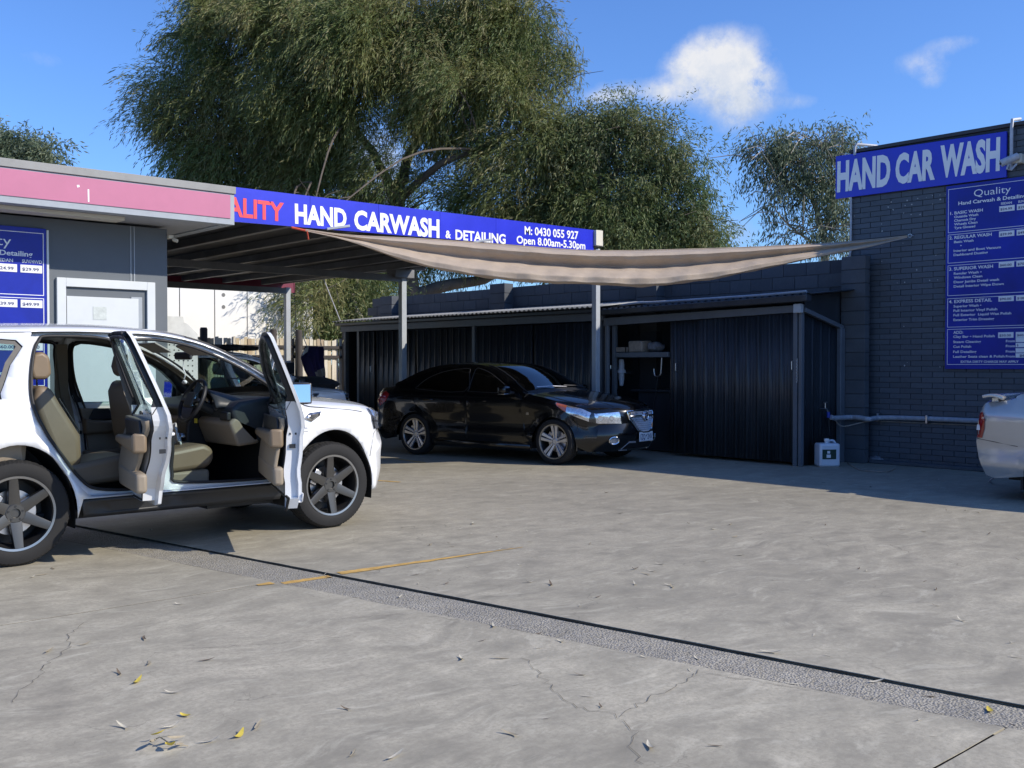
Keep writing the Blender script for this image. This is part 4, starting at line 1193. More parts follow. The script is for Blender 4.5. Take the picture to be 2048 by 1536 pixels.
cl = obj("cloth_panel", G().grid(cloth, 40, 40), M['navy'], dr_, angle=60, solid=.004, recalc=False)
def band(a0, a1, b0, b1):
    return G().grid(lambda a, b: tuple(Vector(cloth(a0 + (a1 - a0) * a, b0 + (b1 - b0) * b + .12 * (0.5 - a))) + Vector((.0, -.012, 0))), 16, 6)
obj("grey_band", band(.25, .98, .38, .52), M['greycloth'], cl, angle=60, recalc=False)
obj("grey_band", band(.1, .45, .52, .62), M['greycloth'], cl, angle=60, recalc=False)
obj("white_tag", band(.0, .15, .04, .16), M['signwhite'], cl, angle=60, recalc=False)
obj("pole", G().tube([px17(606, 672), px17(614, 692), px17(634, 740), px17(656, 800)] , .008, 6), M['cable'], dr_)
hp = [px17(607, 676), px17(608, 664), px17(615, 657), px17(626, 656), px17(634, 664), px17(640, 678), px17(644, 694)]
obj("hoop", G().tube(catmull([tuple(p) for p in hp], 5), .006, 6), M['cable'], dr_)
a, b = onV(648, 546, 19.5), onV(684, 650, 19.5)
a.z = 3.3
obj("stay_cable", G().tube([a, (b.x, b.y, b.z)], .012, 6), M['cable'], label="pale slanting stay cable from the canopy edge to the long shed roof", cat="cable")
a, b = onV(588, 545, 20.0), onV(593, 745, 20.0)
obj("hanging_wire", G().tube([(a.x, a.y, 3.3), tuple((a + b) / 2 + Vector((.02, 0, 0))), (b.x, b.y, .8)], [.006, .008, .018], 6), M['black'], label="thin dark wire hanging in front of the fence beside the rear canopy post", cat="wire")
# bin at the shed corner
q = onU(681, 800, US_ - .35)
bn = obj("black_bin", G().box(q.x - .25, q.x + .22, 19.75, 20.3, 0, .98), M['black'], bevel=.03, label="black bin at the far end of the long shed by the fence", cat="bin")

# =================================================================== VEHICLES
def clamp(t, a=0.0, b=1.0): return max(a, min(b, t))


def wheel(parent, x, y, side, r=.375, w=.235, rr=.26, style='six', name="wheel"):
    """side = -1 for the right hand side; a wheel thing part (mesh tyre) with sub-parts"""
    def yy(h): return side * h
    n = 160
    hw = w / 2
    prof = [(rr - .012, -hw * .86), (rr + .01, -hw * .98), (r - .055, -hw * 1.03), (r - .018, -hw * .93), (r - .004, -hw * .74),
            (r, -hw * .52), (r - .009, -hw * .50), (r - .009, -hw * .42), (r, -hw * .40), (r + .001, -hw * .04), (r - .009, -hw * .03), (r - .009, hw * .06), (r + .001, hw * .08), (r, hw * .40), (r - .009, hw * .42), (r - .009, hw * .50), (r, hw * .52),
            (r - .004, hw * .74), (r - .018, hw * .93), (r - .055, hw * 1.03), (rr + .03, hw * 1.0), (rr + .012, hw * .98), (rr - .004, hw * .90), (rr - .012, hw * .84)]
    def mod(i, k, q):
        if i in (3, 4, 17, 18) and k % 2 == 0: return q - .0045
        if i in (5, 8, 13, 16) and (k + i) % 4 == 0: return q - .006
        return q
    g = G().lathe(prof, n, (0, 0, 0), 'Y', mod)
    if side < 0: g.v = [(a, -b, c) for a, b, c in g.v]
    B = Matrix.Translation((x, y, r))
    ty = obj(name, g, M['tyre'], parent, local=True, angle=30, basis=B)
    # rim barrel and lip
    g = G().lathe([(rr - .004, hw * .90), (rr - .010, hw * .80), (rr - .03, hw * .2), (rr - .03, -hw * .8), (rr * .3, -hw * .8)], 64)
    if side < 0: g.v = [(a, -b, c) for a, b, c in g.v]
    obj("rim_barrel", g, M['rimdark'], ty, local=True)
    g = G().lathe([(rr + .006, hw * .93), (rr + .004, hw * .99), (rr - .012, hw * .97), (rr - .018, hw * .84), (rr - .006, hw * .80)], 72)
    if side < 0: g.v = [(a, -b, c) for a, b, c in g.v]
    obj("rim_lip", g, M['rimlip'], ty, local=True)
    # brake disc
    g = G().lathe([(0, hw * .05), (rr * .62, hw * .05), (rr * .62, -hw * .1)], 40)
    if side < 0: g.v = [(a, -b, c) for a, b, c in g.v]
    obj("brake_disc", g, M['steel'], ty, local=True)
    g = G(); a = math.radians(150)
    g.obox((rr * .55 * math.cos(a), yy(hw * .12), rr * .55 * math.sin(a)), (.035, .03, .07), Matrix.Rotation(-a, 3, 'Y'))
    obj("brake_caliper", g, M['steel'], ty, local=True, bevel=.008)
    sp = G()
    if style == 'six':
        for k in range(6):
            a = math.radians(90 + 60 * k + (4 if side < 0 else 0)); ca, sa = math.cos(a), math.sin(a)
            def Q(rad, off, h): return (rad * ca - off * sa, yy(h), rad * sa + off * ca)
            w0, w1 = .042, .030
            vs = [Q(.045, -w0, hw * .66), Q(.045, w0, hw * .66), Q(rr - .008, w1, hw * .92), Q(rr - .008, -w1, hw * .92), Q(.045, -w0, hw * .3), Q(.045, w0, hw * .3), Q(rr - .008, w1, hw * .5), Q(rr - .008, -w1, hw * .5),
                  Q(.05, 0, hw * .70), Q(rr - .008, 0, hw * .96)]
            sp.add(vs, [(0, 8, 9, 3), (8, 1, 2, 9), (4, 7, 6, 5), (0, 3, 7, 4), (1, 5, 6, 2)])
        hub = G().lathe([(0, hw * .60), (.030, hw * .60), (.034, hw * .74), (.062, hw * .74), (.072, hw * .66), (.074, hw * .2)], 32)
    else:
        for k in range(5):
            for s in (-1, 1):
                a = math.radians(90 + 72 * k + 36 * 0); ca, sa = math.cos(a), math.sin(a)
                def Q(rad, off, h): return (rad * ca - off * sa, yy(h), rad * sa + off * ca)
                i0, i1 = .006, .012; o0, o1 = .030, .058
                vs = [Q(.04, s * i0, hw * .62), Q(.04, s * o0, hw * .60), Q(rr - .006, s * (i1 + .052), hw * .86), Q(rr - .006, s * i1, hw * .88),
                      Q(.04, s * i0, hw * .3), Q(.04, s * o0, hw * .3), Q(rr - .006, s * (i1 + .052), hw * .5), Q(rr - .006, s * i1, hw * .5)]
                sp.add(vs, [(0, 1, 2, 3), (4, 7, 6, 5), (0, 3, 7, 4), (1, 5, 6, 2)])
        hub = G().lathe([(0, hw * .66), (.034, hw * .66), (.042, hw * .60), (.058, hw * .56), (.062, hw * .2)], 32)
    obj("spokes", sp, M['rim'] if style == 'six' else M['alloy'], ty, local=True, bevel=.003, angle=30)
    if side < 0: hub.v = [(a, -b, c) for a, b, c in hub.v]
    obj("hub", hub, M['rim'] if style == 'six' else M['alloy'], ty, local=True)
    nb = G()
    for k in range(5):
        a = math.radians(90 + 72 * k); q = .050
        nb.tube([(q * math.cos(a), yy(hw * .68), q * math.sin(a)), (q * math.cos(a), yy(hw * .78), q * math.sin(a))], .008, 6)
    obj("wheel_nuts", nb, M['black'] if style == 'six' else M['steel'], ty, local=True)
    return ty


class Shell:
    """car body skin: right/left edge line E(x,z), centre line C(x,z), half width S(x,z)"""
    def __init__(s, E, C, S, sub=6, pw=2.4):
        s.E = catmull(E, sub); s.C = catmull(C, sub); s.S = S; s.n = len(s.E) - 1; s.sub = sub; s.pw = pw

    def top(s, i, t, off=0.0):
        """i in control index units, t in -1..1"""
        q = clamp(i * s.sub, 0, s.n); k = min(int(q), s.n - 1); f = q - k
        ex = s.E[k][0] + (s.E[k + 1][0] - s.E[k][0]) * f; ez = s.E[k][1] + (s.E[k + 1][1] - s.E[k][1]) * f
        cx = s.C[k][0] + (s.C[k + 1][0] - s.C[k][0]) * f; cz = s.C[k][1] + (s.C[k + 1][1] - s.C[k][1]) * f
        W = s.S(ex, ez); p = abs(t) ** s.pw
        return Vector((cx + (ex - cx) * p, W * t, cz + (ez - cz) * p))

    def topo(s, i, t, off):
        p = s.top(i, t)
        if off:
            d = .02
            a = s.top(i + d, t) - s.top(i - d, t); b = s.top(i, clamp(t + .01, -1, 1)) - s.top(i, clamp(t - .01, -1, 1))
            n = a.cross(b).normalized()
            if n.dot(Vector((p.x + 1.4, 0, p.z - .6))) < 0: n = -n
            p = p + n * off
        return p

    def strip(s, i0, i1, t0=-1, t1=1, off=0.0, nt=18, ni=None):
        ni = ni or max(3, int((i1 - i0) * 6))
        return G().grid(lambda a, b: s.topo(i0 + (i1 - i0) * a, t0 + (t1 - t0) * b, off), ni, nt)

    def patch(s, poly, off, step=.08, sc=1.0):
        return cdt_panel(poly, [], lambda i, t: s.topo(i, t, off), step)

    def side(s, outline, holes, sgn, off=0.0, step=.07):
        g = cdt_panel(outline, holes, lambda x, z: (x, sgn * (s.S(x, z) + off), z), step)
        return g

    def line(s, pts, sgn, r, off=0.0, closed=False, n=6):
        return G().tube([(x, sgn * (s.S(x, z) + off), z) for x, z in pts], r, n, closed=closed)


def sm(pts, n=4): return [tuple(p) for p in catmull(pts, n, closed=True)]


def inset(poly, d):
    n = len(poly); A = sum(poly[i][0] * poly[(i + 1) % n][1] - poly[(i + 1) % n][0] * poly[i][1] for i in range(n))
    s = 1 if A > 0 else -1; out = []
    for i in range(n):
        a, b, c = Vector(poly[i - 1]), Vector(poly[i]), Vector(poly[(i + 1) % n])
        e1 = (b - a).normalized(); e2 = (c - b).normalized()
        n1 = Vector((-e1.y, e1.x)) * s; n2 = Vector((-e2.y, e2.x)) * s
        m = (n1 + n2); m = m.normalized() if m.length > 1e-6 else n1
        k = d / max(.5, m.dot(n1))
        out.append((b.x + m.x * k, b.y + m.y * k))
    return out


def lip(poly3, depth, inw=0.0):
    """return flange that runs from an opening edge inward (towards y=0)"""
    g = G(); n = len(poly3); vs = []
    for p in poly3: vs += [p, (p[0], p[1] - math.copysign(depth, p[1]), p[2])]
    return g.add(vs, [(2 * i, 2 * ((i + 1) % n), 2 * ((i + 1) % n) + 1, 2 * i + 1) for i in range(n)])


# ------------------------------------------------------------------ four wheel drive (also used, closed, for the white wagon behind)
WB = 2.58
def ze_suv(x):
    T = [(-3.6, .95), (-3.52, 1.45), (-3.4, 1.62), (-3.2, 1.65), (-2.6, 1.69), (-2.06, 1.705), (-1.72, 1.70), (-1.4, 1.675), (-1.19, 1.63), (-.97, 1.555), (-.66, 1.385), (-.38, 1.19), (-.25, 1.12), (.2, 1.075), (.4, 1.045), (.5, 1.0), (.58, .8)]
    for (a, za), (b, zb) in zip(T[:-1], T[1:]):
        if x <= b: return za + (zb - za) * clamp((x - a) / (b - a))
    return T[-1][1]


def S_suv(x, z):
    w = .935
    t = clamp((x - .05) / .55); w -= .10 * t ** 2.4
    t = clamp((-3.0 - x) / .6); w -= .07 * t ** 2
    w -= .25 * clamp(.50 - z) ** 1.5
    if z > 1.06: w -= (z - 1.06) * .41
    ze = ze_suv(x)
    if x > -.3: w -= .055 * clamp((z - (ze - .12)) / .12) ** 2
    elif z > 1.3: w -= .035 * clamp((z - (ze - .09)) / .09) ** 2
    w += .014 * math.exp(-((z - .97) / .05) ** 2) - .018 * math.exp(-((z - .62) / .09) ** 2)
    for xc in (0, -WB):
        d = math.hypot((x - xc) / .43, (z - .37) / .49) - 1
        if d > -.3: w += .030 * math.exp(-(d / .16) ** 2)
    return w


E_SUV = [(.50, .30), (.55, .46), (.58, .65), (.575, .80), (.55, .92), (.50, 1.0), (.40, 1.045), (.2, 1.075), (-.1, 1.105), (-.25, 1.12),
         (-.38, 1.19), (-.66, 1.385), (-.97, 1.555), (-1.19, 1.63), (-1.4, 1.675), (-1.72, 1.70), (-2.06, 1.705), (-2.6, 1.69), (-3.2, 1.65), (-3.4, 1.62),
         (-3.52, 1.45), (-3.56, 1.15), (-3.58, .95), (-3.6, .8), (-3.6, .6), (-3.5, .38)]
C_SUV = [(.70, .30), (.78, .46), (.82, .65), (.80, .80), (.77, .93), (.70, 1.03), (.56, 1.085), (.3, 1.12), (0, 1.15), (-.08, 1.17),
         (-.19, 1.235), (-.50, 1.44), (-.84, 1.61), (-1.08, 1.685), (-1.34, 1.72), (-1.70, 1.745), (-2.06, 1.75), (-2.6, 1.735), (-3.2, 1.69), (-3.45, 1.655),
         (-3.6, 1.47), (-3.68, 1.18), (-3.70, .95), (-3.74, .8), (-3.74, .6), (-3.62, .38)]
FA = sm([(-1.64, 1.59), (-1.645, 1.50), (-1.59, 1.28), (-1.46, 1.0), (-1.42, .8), (-1.42, .58), (-1.35, .50), (-.66, .475), (-.53, .52), (-.46, .78), (-.40, 1.06), (-.45, 1.17), (-.74, 1.38), (-1.09, 1.545), (-1.36, 1.61), (-1.58, 1.62)])
FO = sm([(-1.715, 1.62), (-1.71, 1.45), (-1.66, 1.2), (-1.57, .95), (-1.54, .7), (-1.535, .50), (-1.48, .455), (-.60, .45), (-.48, .47), (-.41, .75), (-.345, 1.05), (-.40, 1.18), (-.70, 1.41), (-1.05, 1.575), (-1.38, 1.65), (-1.66, 1.665)])
RA = sm([(-2.34, 1.60), (-2.39, 1.5), (-2.435, 1.3), (-2.44, 1.13), (-2.39, .98), (-2.27, .78), (-2.12, .58), (-2.0, .50), (-1.72, .48), (-1.63, .55), (-1.63, .9), (-1.72, 1.2), (-1.785, 1.5), (-1.84, 1.62), (-2.26, 1.635)])
RO = sm([(-2.40, 1.64), (-2.45, 1.52), (-2.50, 1.25), (-2.495, 1.02), (-2.40, .87), (-2.30, .74), (-2.17, .56), (-2.08, .465), (-2.0, .455), (-1.60, .455), (-1.555, .50), (-1.57, .9), (-1.66, 1.2), (-1.725, 1.45), (-1.74, 1.62), (-1.80, 1.668), (-2.33, 1.662)])
QW = sm([(-2.51, 1.60), (-2.57, 1.42), (-2.66, 1.22), (-2.71, 1.175), (-3.30, 1.20), (-3.36, 1.26), (-3.30, 1.56), (-3.24, 1.60)], 3)
FWIN = sm([(-1.64, 1.58), (-1.60, 1.3), (-1.52, 1.10), (-1.46, 1.085), (-.58, 1.085), (-.56, 1.13), (-.80, 1.36), (-1.12, 1.52), (-1.38, 1.59)], 3)
RWIN = sm([(-2.34, 1.59), (-2.38, 1.4), (-2.42, 1.12), (-2.38, 1.085), (-1.68, 1.085), (-1.64, 1.12), (-1.74, 1.45), (-1.80, 1.60)], 3)


def build_suv(name, label, loc, rot, opened=True, group=None, scale=1.0):
    t = thing(name, label, "car", loc, rot, group, scale)
    sh = Shell(E_SUV, C_SUV, S_suv)
    paint = M['suvpaint']
    def add(nm, g, m, par=t, **k): return obj(nm, g, m, par, local=True, **k)
    arF = arc(0, .30, .43, .56, 0, 180, 26); arR = arc(-WB, .30, .415, .56, 0, 180, 26)
    sideE = [tuple(p) for p in sh.E]
    under = [(-3.45, .31)] + [p for p in arR[::-1]] + [(-2.13, .44), (-.47, .44)] + [p for p in arF[::-1]]
    # dedupe so outline is simple
    outline = sideE + under
    holesN = [FO, RO, QW] if opened else [FO, RO, QW]
    for sgn in (-1, 1):
        op = opened and sgn < 0
        bd = add("body_side", sh.side(outline, [FO, RO, QW], sgn), paint, solid=.004, angle=40)
        # door frame recess panel (jamb) behind the outer skin
        jam = sh.side(inset(FO, -.012), [FA], sgn, off=-.055)
        jam2 = sh.side(inset(RO, -.012), [RA], sgn, off=-.055)
        add("door_jamb", jam, paint, solid=.003); add("door_jamb", jam2, paint, solid=.003)
        for H in (FO, RO):
            add("door_opening_edge", lip([(x, sgn * (S_suv(x, z)), z) for x, z in H], .056), paint, angle=60)
        for H in (FA, RA):
            add("door_seal", sh.line(H, sgn, .012, off=-.045, closed=True, n=8), M['rubber'])
            add("inner_jamb_edge", lip([(x, sgn * (S_suv(x, z) - .055), z) for x, z in H], .05), M['trimbeige'] if opened else M['rubber'], angle=60)
        # quarter window
        add("quarter_window", sh.side(inset(QW, -.012), [], sgn, off=-.016), M['sideglass'])
        add("window_border", sh.side(inset(QW, -.004), [inset(QW, .035)], sgn, off=-.011), M['black'])
        # sill cladding, arch liners
        add("sill_cladding", sh.side([(-2.14, .43), (-2.11, .305), (-.50, .295), (-.46, .43)], [], sgn, off=-.014), M['black'], solid=.03, soff=-1)
        for xc, rx in ((0, .43), (-WB, .415)):
            g = G(); n = 24
            def fnl(a, b, xc=xc, rx=rx):
                an = math.radians(-8 + 196 * a)
                return (xc + rx * math.cos(an) * 1.0, sgn * (.90 - .42 * b), max(.22, .30 + .56 * math.sin(an)))
            g.grid(fnl, n, 2); add("arch_liner", g, M['rubber'])
            g = G().prism(arc(xc, .30, rx + .01, .57, 0, 180, 20), lambda a, b, d: (a, sgn * d, b), .46, .47); add("arch_inner", g, M['rubber'], smooth=False)
        wheel(t, 0, sgn * .825, sgn, style='six'); wheel(t, -WB, sgn * .825, sgn, style='six')
        # front lamp wraps the corner
        def lamp(a, b, off=.006):
            # a 0..1 from side to front, b 0..1 bottom to top
            if a < .45:
                x = .40 + (.575 - .40) * (a / .45) * (1 if b < .5 else 1); zb = .845; zt = 1.035 - .05 * (a / .45)
                z = zb + (zt - zb) * b; x = x - (.06 * (1 - b) * (1 - a / .45)) * -1
                x = min(x, .565)
                return Vector((x, sgn * (S_suv(x, z) + off), z))
            tt = 1 - (a - .45) / .55 * .42
            i0, i1 = 3.35, 4.95
            return sh.topo(i0 + (i1 - i0) * b, sgn * tt, off)
        lm = add("headlight", G().grid(lambda a, b: lamp(a, b), 20, 8), M['lampchrome'], angle=60)
        add("lamp_cover", G().grid(lambda a, b: lamp(a, b, .016), 20, 8), M['lens'], lm, angle=60)
        add("lamp_divider", G().tube([lamp(.06 + .0 * k, k / 8, .012) for k in range(9)], .004, 5).tube([lamp(k / 12, .42, .010) for k in range(13)], .006, 5), M['black'], lm)
        # side vent and badge
        pv = [(-.22, .935), (-.29, .965), (-.235, 1.01), (-.12, 1.02), (-.14, .985)]
        v_ = add("side_vent", sh.side(pv, [], sgn, off=.008), M['steel'], solid=.006)
        add("vent_slots", sh.side([(-.215, .955), (-.25, .97), (-.225, .997), (-.15, 1.005), (-.16, .985)], [], sgn, off=.013), M['black'], v_)
        add("badge", sh.side([(-2.51 + .045 * math.cos(k * .6283), 1.255 + .022 * math.sin(k * .6283)) for k in range(10)] if False else [(-2.615 + .05 * math.cos(k * .5236), 1.10 + .022 * math.sin(k * .5236)) for k in range(12)], [], sgn, off=.006), M['steel'])
        # tail lamp
        add("tail_light", sh.side([(-3.50, 1.40), (-3.36, 1.36), (-3.34, 1.0), (-3.55, .97), (-3.545, 1.2)], [], sgn, off=.006), M['redlens'])
        # roof rail line and bonnet shut line
        add("roof_seam", sh.line([(x, ze_suv(x) - .035) for x in [-3.3 + .1 * k for k in range(20)]], sgn, .004, off=.001), M['rubber'])
        add("bonnet_gap", sh.line([(x, ze_suv(x) - .052) for x in [-.34 + .06 * k for k in range(12)]], sgn, .0035, off=.0), M['rubber'])
        add("bumper_gap", sh.line([(.405, .60 + .0), (.44, .70), (.46, .80), (.50, .845), (.56, .835)], sgn, .003, off=.0), M['rubber'])
    # front, bonnet, windscreen, roof, tailgate
    add("front_bumper", sh.strip(0, 3.2, nt=24), paint, angle=50)
    add("front_grille", sh.strip(3.2, 4.9, -.58, .58, nt=16), M['black'], angle=50)
    for sgn in (-1, 1):
        add("grille_panel", sh.strip(3.2, 4.9, min(sgn * .58, sgn), max(sgn * .58, sgn), nt=8), paint, angle=50)
    for k in range(3):
        add("grille_bar", G().tube([sh.topo(3.5 + .5 * k, -.5 + j / 10, .012) for j in range(11)], .012, 6), M['steel'])
    add("bonnet", sh.strip(4.9, 9.0, nt=24, ni=26), paint, angle=50)
    add("scuttle", sh.strip(9.0, 9.9, nt=20), M['black'], angle=50)
    ws = add("windscreen", sh.strip(9.9, 13.1, -.93, .93, nt=20, ni=20), M['windscreen'], angle=60)
    for sgn in (-1, 1):
        add("front_pillar", sh.strip(9.0, 13.6, min(sgn * .93, sgn), max(sgn * .93, sgn), nt=3, ni=24), paint, angle=60)
        add("windscreen_edge", G().tube([sh.topo(9.9 + 3.2 * k / 24, sgn * .93, .002) for k in range(25)], .011, 6), M['rubber'])
        add("wiper", G().tube([sh.topo(9.95, -.1 * sgn + .0, .02), sh.topo(10.15, -.45 if sgn < 0 else .15, .02), sh.topo(10.35, -.75 if sgn < 0 else .5, .015)], .007, 5), M['rubber'])
        add("front_pillar_trim", sh.strip(9.9, 13.4, min(sgn * .90, sgn * .975), max(sgn * .90, sgn * .975), nt=3, ni=20, off=-.05), M['trimbeige'], angle=60)
    add("roof", sh.strip(13.1, 19.3, nt=22, ni=30), paint, angle=50)
    add("tailgate", sh.strip(19.3, 22.9, nt=20), paint, angle=50)
    add("rear_window", sh.strip(19.6, 21.0, -.8, .8, off=.006, nt=14), M['darkglass'], angle=50)
    add("rear_bumper", sh.strip(22.9, 25, nt=20), paint, angle=50)
    add("headliner", sh.strip(13.2, 19.2, -.96, .96, nt=16, ni=20, off=-.05), M['headliner'], angle=60)
    # floor and underside
    g = G(); g.box(-3.3, -.45, -.80, .80, .28, .34); add("floor", g, M['carpet'])
    g = G(); g.box(-.45, .45, -.42, .42, .28, .60); add("engine_bay", g, M['rubber'])
    g = G(); g.box(-1.05, -.45, -.70, -.46, .24, .30); add("underbody", g, M['rubber'])
    add("bulkhead", G().box(-.46, -.42, -.78, .78, .30, 1.02), M['carpet'])
    for sgn in (-1, 1):
        g = G(); g.box(-2.08, -.48, sgn * .80, sgn * .86, .32, .455); add("inner_sill", g, paint, bevel=.01)
    # rear cabin trim
    for sgn in (-1, 1):
        g = sh.side([(-3.40, .5), (-2.50, .62), (-2.46, 1.1), (-2.5, 1.17), (-3.38, 1.18)], [], sgn, off=-.09); add("rear_quarter_trim", g, M['trimbeige'])
        g = sh.side([(-2.44, 1.1), (-2.37, 1.62), (-2.49, 1.62), (-2.62, 1.17), (-2.58, 1.1)], [], sgn, off=-.07); add("rear_pillar_trim", g, M['trimbeige'])
        g = sh.side([(-1.72, .5), (-1.56, .5), (-1.56, .9), (-1.64, 1.2), (-1.70, 1.6), (-1.80, 1.6), (-1.76, 1.2), (-1.68, .9)], [], sgn, off=-.085); add("centre_pillar_trim", g, M['trimbeige'])

    def rseat(nm, x, y, w, rear=0):
        h = .07 if not rear else .03; lean = .06 if rear else 0
        st = add(nm, G().prism([(x - .02, .46 + h), (x + .50, .50 + h), (x + .55, .57 + h), (x + .54, .66 + h), (x + .46, .705 + h), (x + .10, .65 + h), (x - .02, .65 + h)], lambda a, b, d: (a, d, b), y - w, y + w), M['leather'], bevel=.05, seg=4)
        add("backrest", G().prism([(x - .02, .60 + h), (x + .13, .64 + h), (x + .12, .86 + h), (x + .04 - lean, 1.10 + h), (x - .02 - lean, 1.24 + h * .5), (x - .12 - lean, 1.26 + h * .5), (x - .16 - lean, 1.12 + h), (x - .11, .80 + h)], lambda a, b, d: (a, (d - y) * (1 - .14 * clamp((b - 1.0) / .25)) + y, b), y - w * .96, y + w * .96), M['leather'], st, bevel=.05, seg=4)
        xx = x - lean
        add("headrest", G().prism([(xx - .03, 1.30 + h * .4), (xx + .005, 1.34 + h * .4), (xx - .01, 1.47 + h * .4), (xx - .06, 1.51 + h * .4), (xx - .13, 1.49 + h * .4), (xx - .155, 1.38 + h * .4), (xx - .13, 1.30 + h * .4)], lambda a, b, d: (a, d, b), y - .135, y + .135), M['leather'], st, bevel=.035, seg=4)
        add("headrest_posts", G().tube([(xx - .08, y - .06, 1.22), (xx - .085, y - .06, 1.33)], .007, 6).tube([(xx - .08, y + .06, 1.22), (xx - .085, y + .06, 1.33)], .007, 6), M['chrome'], st)
        add("seat_piping", G().tube([(x + .135, y - w * .6, .72 + h), (x + .13, y - w * .58, .90 + h), (x + .05 - lean, y - w * .55, 1.14 + h)], .005, 5).tube([(x + .135, y + w * .6, .72 + h), (x + .13, y + w * .58, .90 + h), (x + .05 - lean, y + w * .55, 1.14 + h)], .005, 5), M['black'], st)
        return st
    rseat("front_seat", -1.50, -.38, .265); rseat("front_seat", -1.22, .38, .255)
    add("seat_base", G().box(-1.45, -.98, -.62, -.16, .32, .56), M['trimbeige'], bevel=.03)
    add("seat_base", G().box(-1.2, -.7, .16, .62, .32, .56), M['trimbeige'], bevel=.03)
    rseat("rear_seat", -2.17, -.47, .25, 1); rseat("rear_seat", -2.40, .47, .25, 1); rseat("rear_seat", -2.40, 0, .2, 1)
    # dash
    g = G().prism([(-.86, 1.05), (-.78, 1.11), (-.50, 1.15), (-.40, 1.14), (-.42, .80), (-.66, .76), (-.78, .88), (-.84, .98)], lambda a, b, d: (a, d, b), -.76, .76)
    add("dashboard", g, M['dash'], bevel=.03, seg=3)
    g = G().grid(lambda a, b: (-.92 + .34 * b, -.60 + .46 * a, 1.06 + .15 * math.sin(math.pi * a) ** .6 * (.45 + .55 * (1 - b))), 16, 6)
    ic = add("instrument_hood", g, M['dash'], solid=.02)
    add("dial", G().lathe([(0, 0), (.055, 0), (.058, .01)], 20, (-.86, -.28, 1.09), 'X').lathe([(0, 0), (.055, 0), (.058, .01)], 20, (-.86, -.46, 1.09), 'X'), M['steel'], ic)
    add("dash_lower", G().prism([(-.80, .74), (-.88, .94), (-.82, .99), (-.62, .90), (-.60, .76)], lambda a, b, d: (a, d, b), -.76, -.14), M['trimbeige'], bevel=.025, seg=3)
    add("dash_lower", G().prism([(-.80, .74), (-.86, .94), (-.80, .98), (-.62, .90), (-.60, .76)], lambda a, b, d: (a, d, b), .14, .76), M['trimbeige'], bevel=.025, seg=3)
    add("dash_side_vent", G().box(-.89, -.85, -.74, -.60, .96, 1.03), M['black'], bevel=.01)
    add("centre_stack", G().prism([(-.98, .55), (-.96, .90), (-.88, 1.08), (-.76, 1.08), (-.76, .5)], lambda a, b, d: (a, d, b), -.13, .13), M['black'], bevel=.02)
    kn = G()
    for y in (-.08, 0, .08): kn.lathe([(0, -.015), (.026, -.015), (.03, .0), (.03, .02)], 16, (-.985, y, .80), 'X')
    add("heater_knobs", kn, M['steel'])
    add("centre_console", G().prism([(-2.0, .34), (-2.0, .62), (-1.5, .66), (-1.0, .58), (-1.0, .34)], lambda a, b, d: (a, d, b), -.11, .11), M['black'], bevel=.02)
    # steering wheel
    ctr = Vector((-1.02, -.37, 1.12)); nrm = Vector((-.90, 0, .42)).normalized(); sx = Vector((0, 1, 0)); sy = nrm.cross(sx)
    ring = [ctr + sx * .185 * math.cos(a) + sy * .185 * math.sin(a) for a in [k * math.pi / 20 for k in range(40)]]
    sw = add("steering_wheel", G().tube(ring, .017, 10, closed=True), M['black'])
    add("spokes", G().beam(ctr - sx * .17, ctr + sx * .17, .03, .05, nrm).beam(ctr, ctr - sy * (-1) * -.16, .03, .05, nrm), M['dash'], sw, bevel=.008)
    add("airbag_cover", G().obox(ctr - nrm * (-.015), (.075, .07, .022), Matrix((sx, sy, nrm)).transposed()), M['dash'], sw, bevel=.02, seg=3)
    add("spoke_trim", G().beam(ctr + sx * .085 + sy * .05 + nrm * .02, ctr + sx * .07 - sy * .06 + nrm * .02, .008, .008, nrm).beam(ctr - sx * .085 + sy * .05 + nrm * .02, ctr - sx * .07 - sy * .06 + nrm * .02, .008, .008, nrm), M['chrome'], sw)
    add("steering_column", G().tube([ctr - nrm * .02, ctr - nrm * .22], .045, 10), M['dash'])
    add("key_tag", G().box(-.93, -.925, -.26, -.21, .92, .96), M['yellowtag'], smooth=False)
    # mirror and visors
    add("interior_mirror", G().obox((-.93, 0, 1.50), (.02, .115, .034), Matrix.Rotation(.2, 3, 'Z')), M['black'], bevel=.02, seg=3)
    add("mirror_stem", G().tube([(-.93, 0, 1.51), (-.86, 0, 1.60)], .012, 6), M['black'])
    add("sun_visor", G().obox((-1.02, -.40, 1.545), (.085, .19, .010), Matrix.Rotation(math.radians(28), 3, 'Y')), M['headliner'], bevel=.01)
    add("sun_visor", G().obox((-1.02, .40, 1.575), (.085, .19, .010), Matrix.Rotation(math.radians(28), 3, 'Y')), M['headliner'], bevel=.01)
    add("hanging_charm", G().tube(catmull([(-.92, 0, 1.47), (-.925, .015, 1.40), (-.92, -.012, 1.34), (-.92, .01, 1.30)], 5), .006, 5).blob((-.92, 0, 1.27), (.02, .03, .02)), M['signwhite'])
    # seat belt
    add("seat_belt", G().beam((-1.73, -.76, 1.50), (-1.66, -.78, .6), .045, .003, (1, 0, 0)), M['trimbeige'])

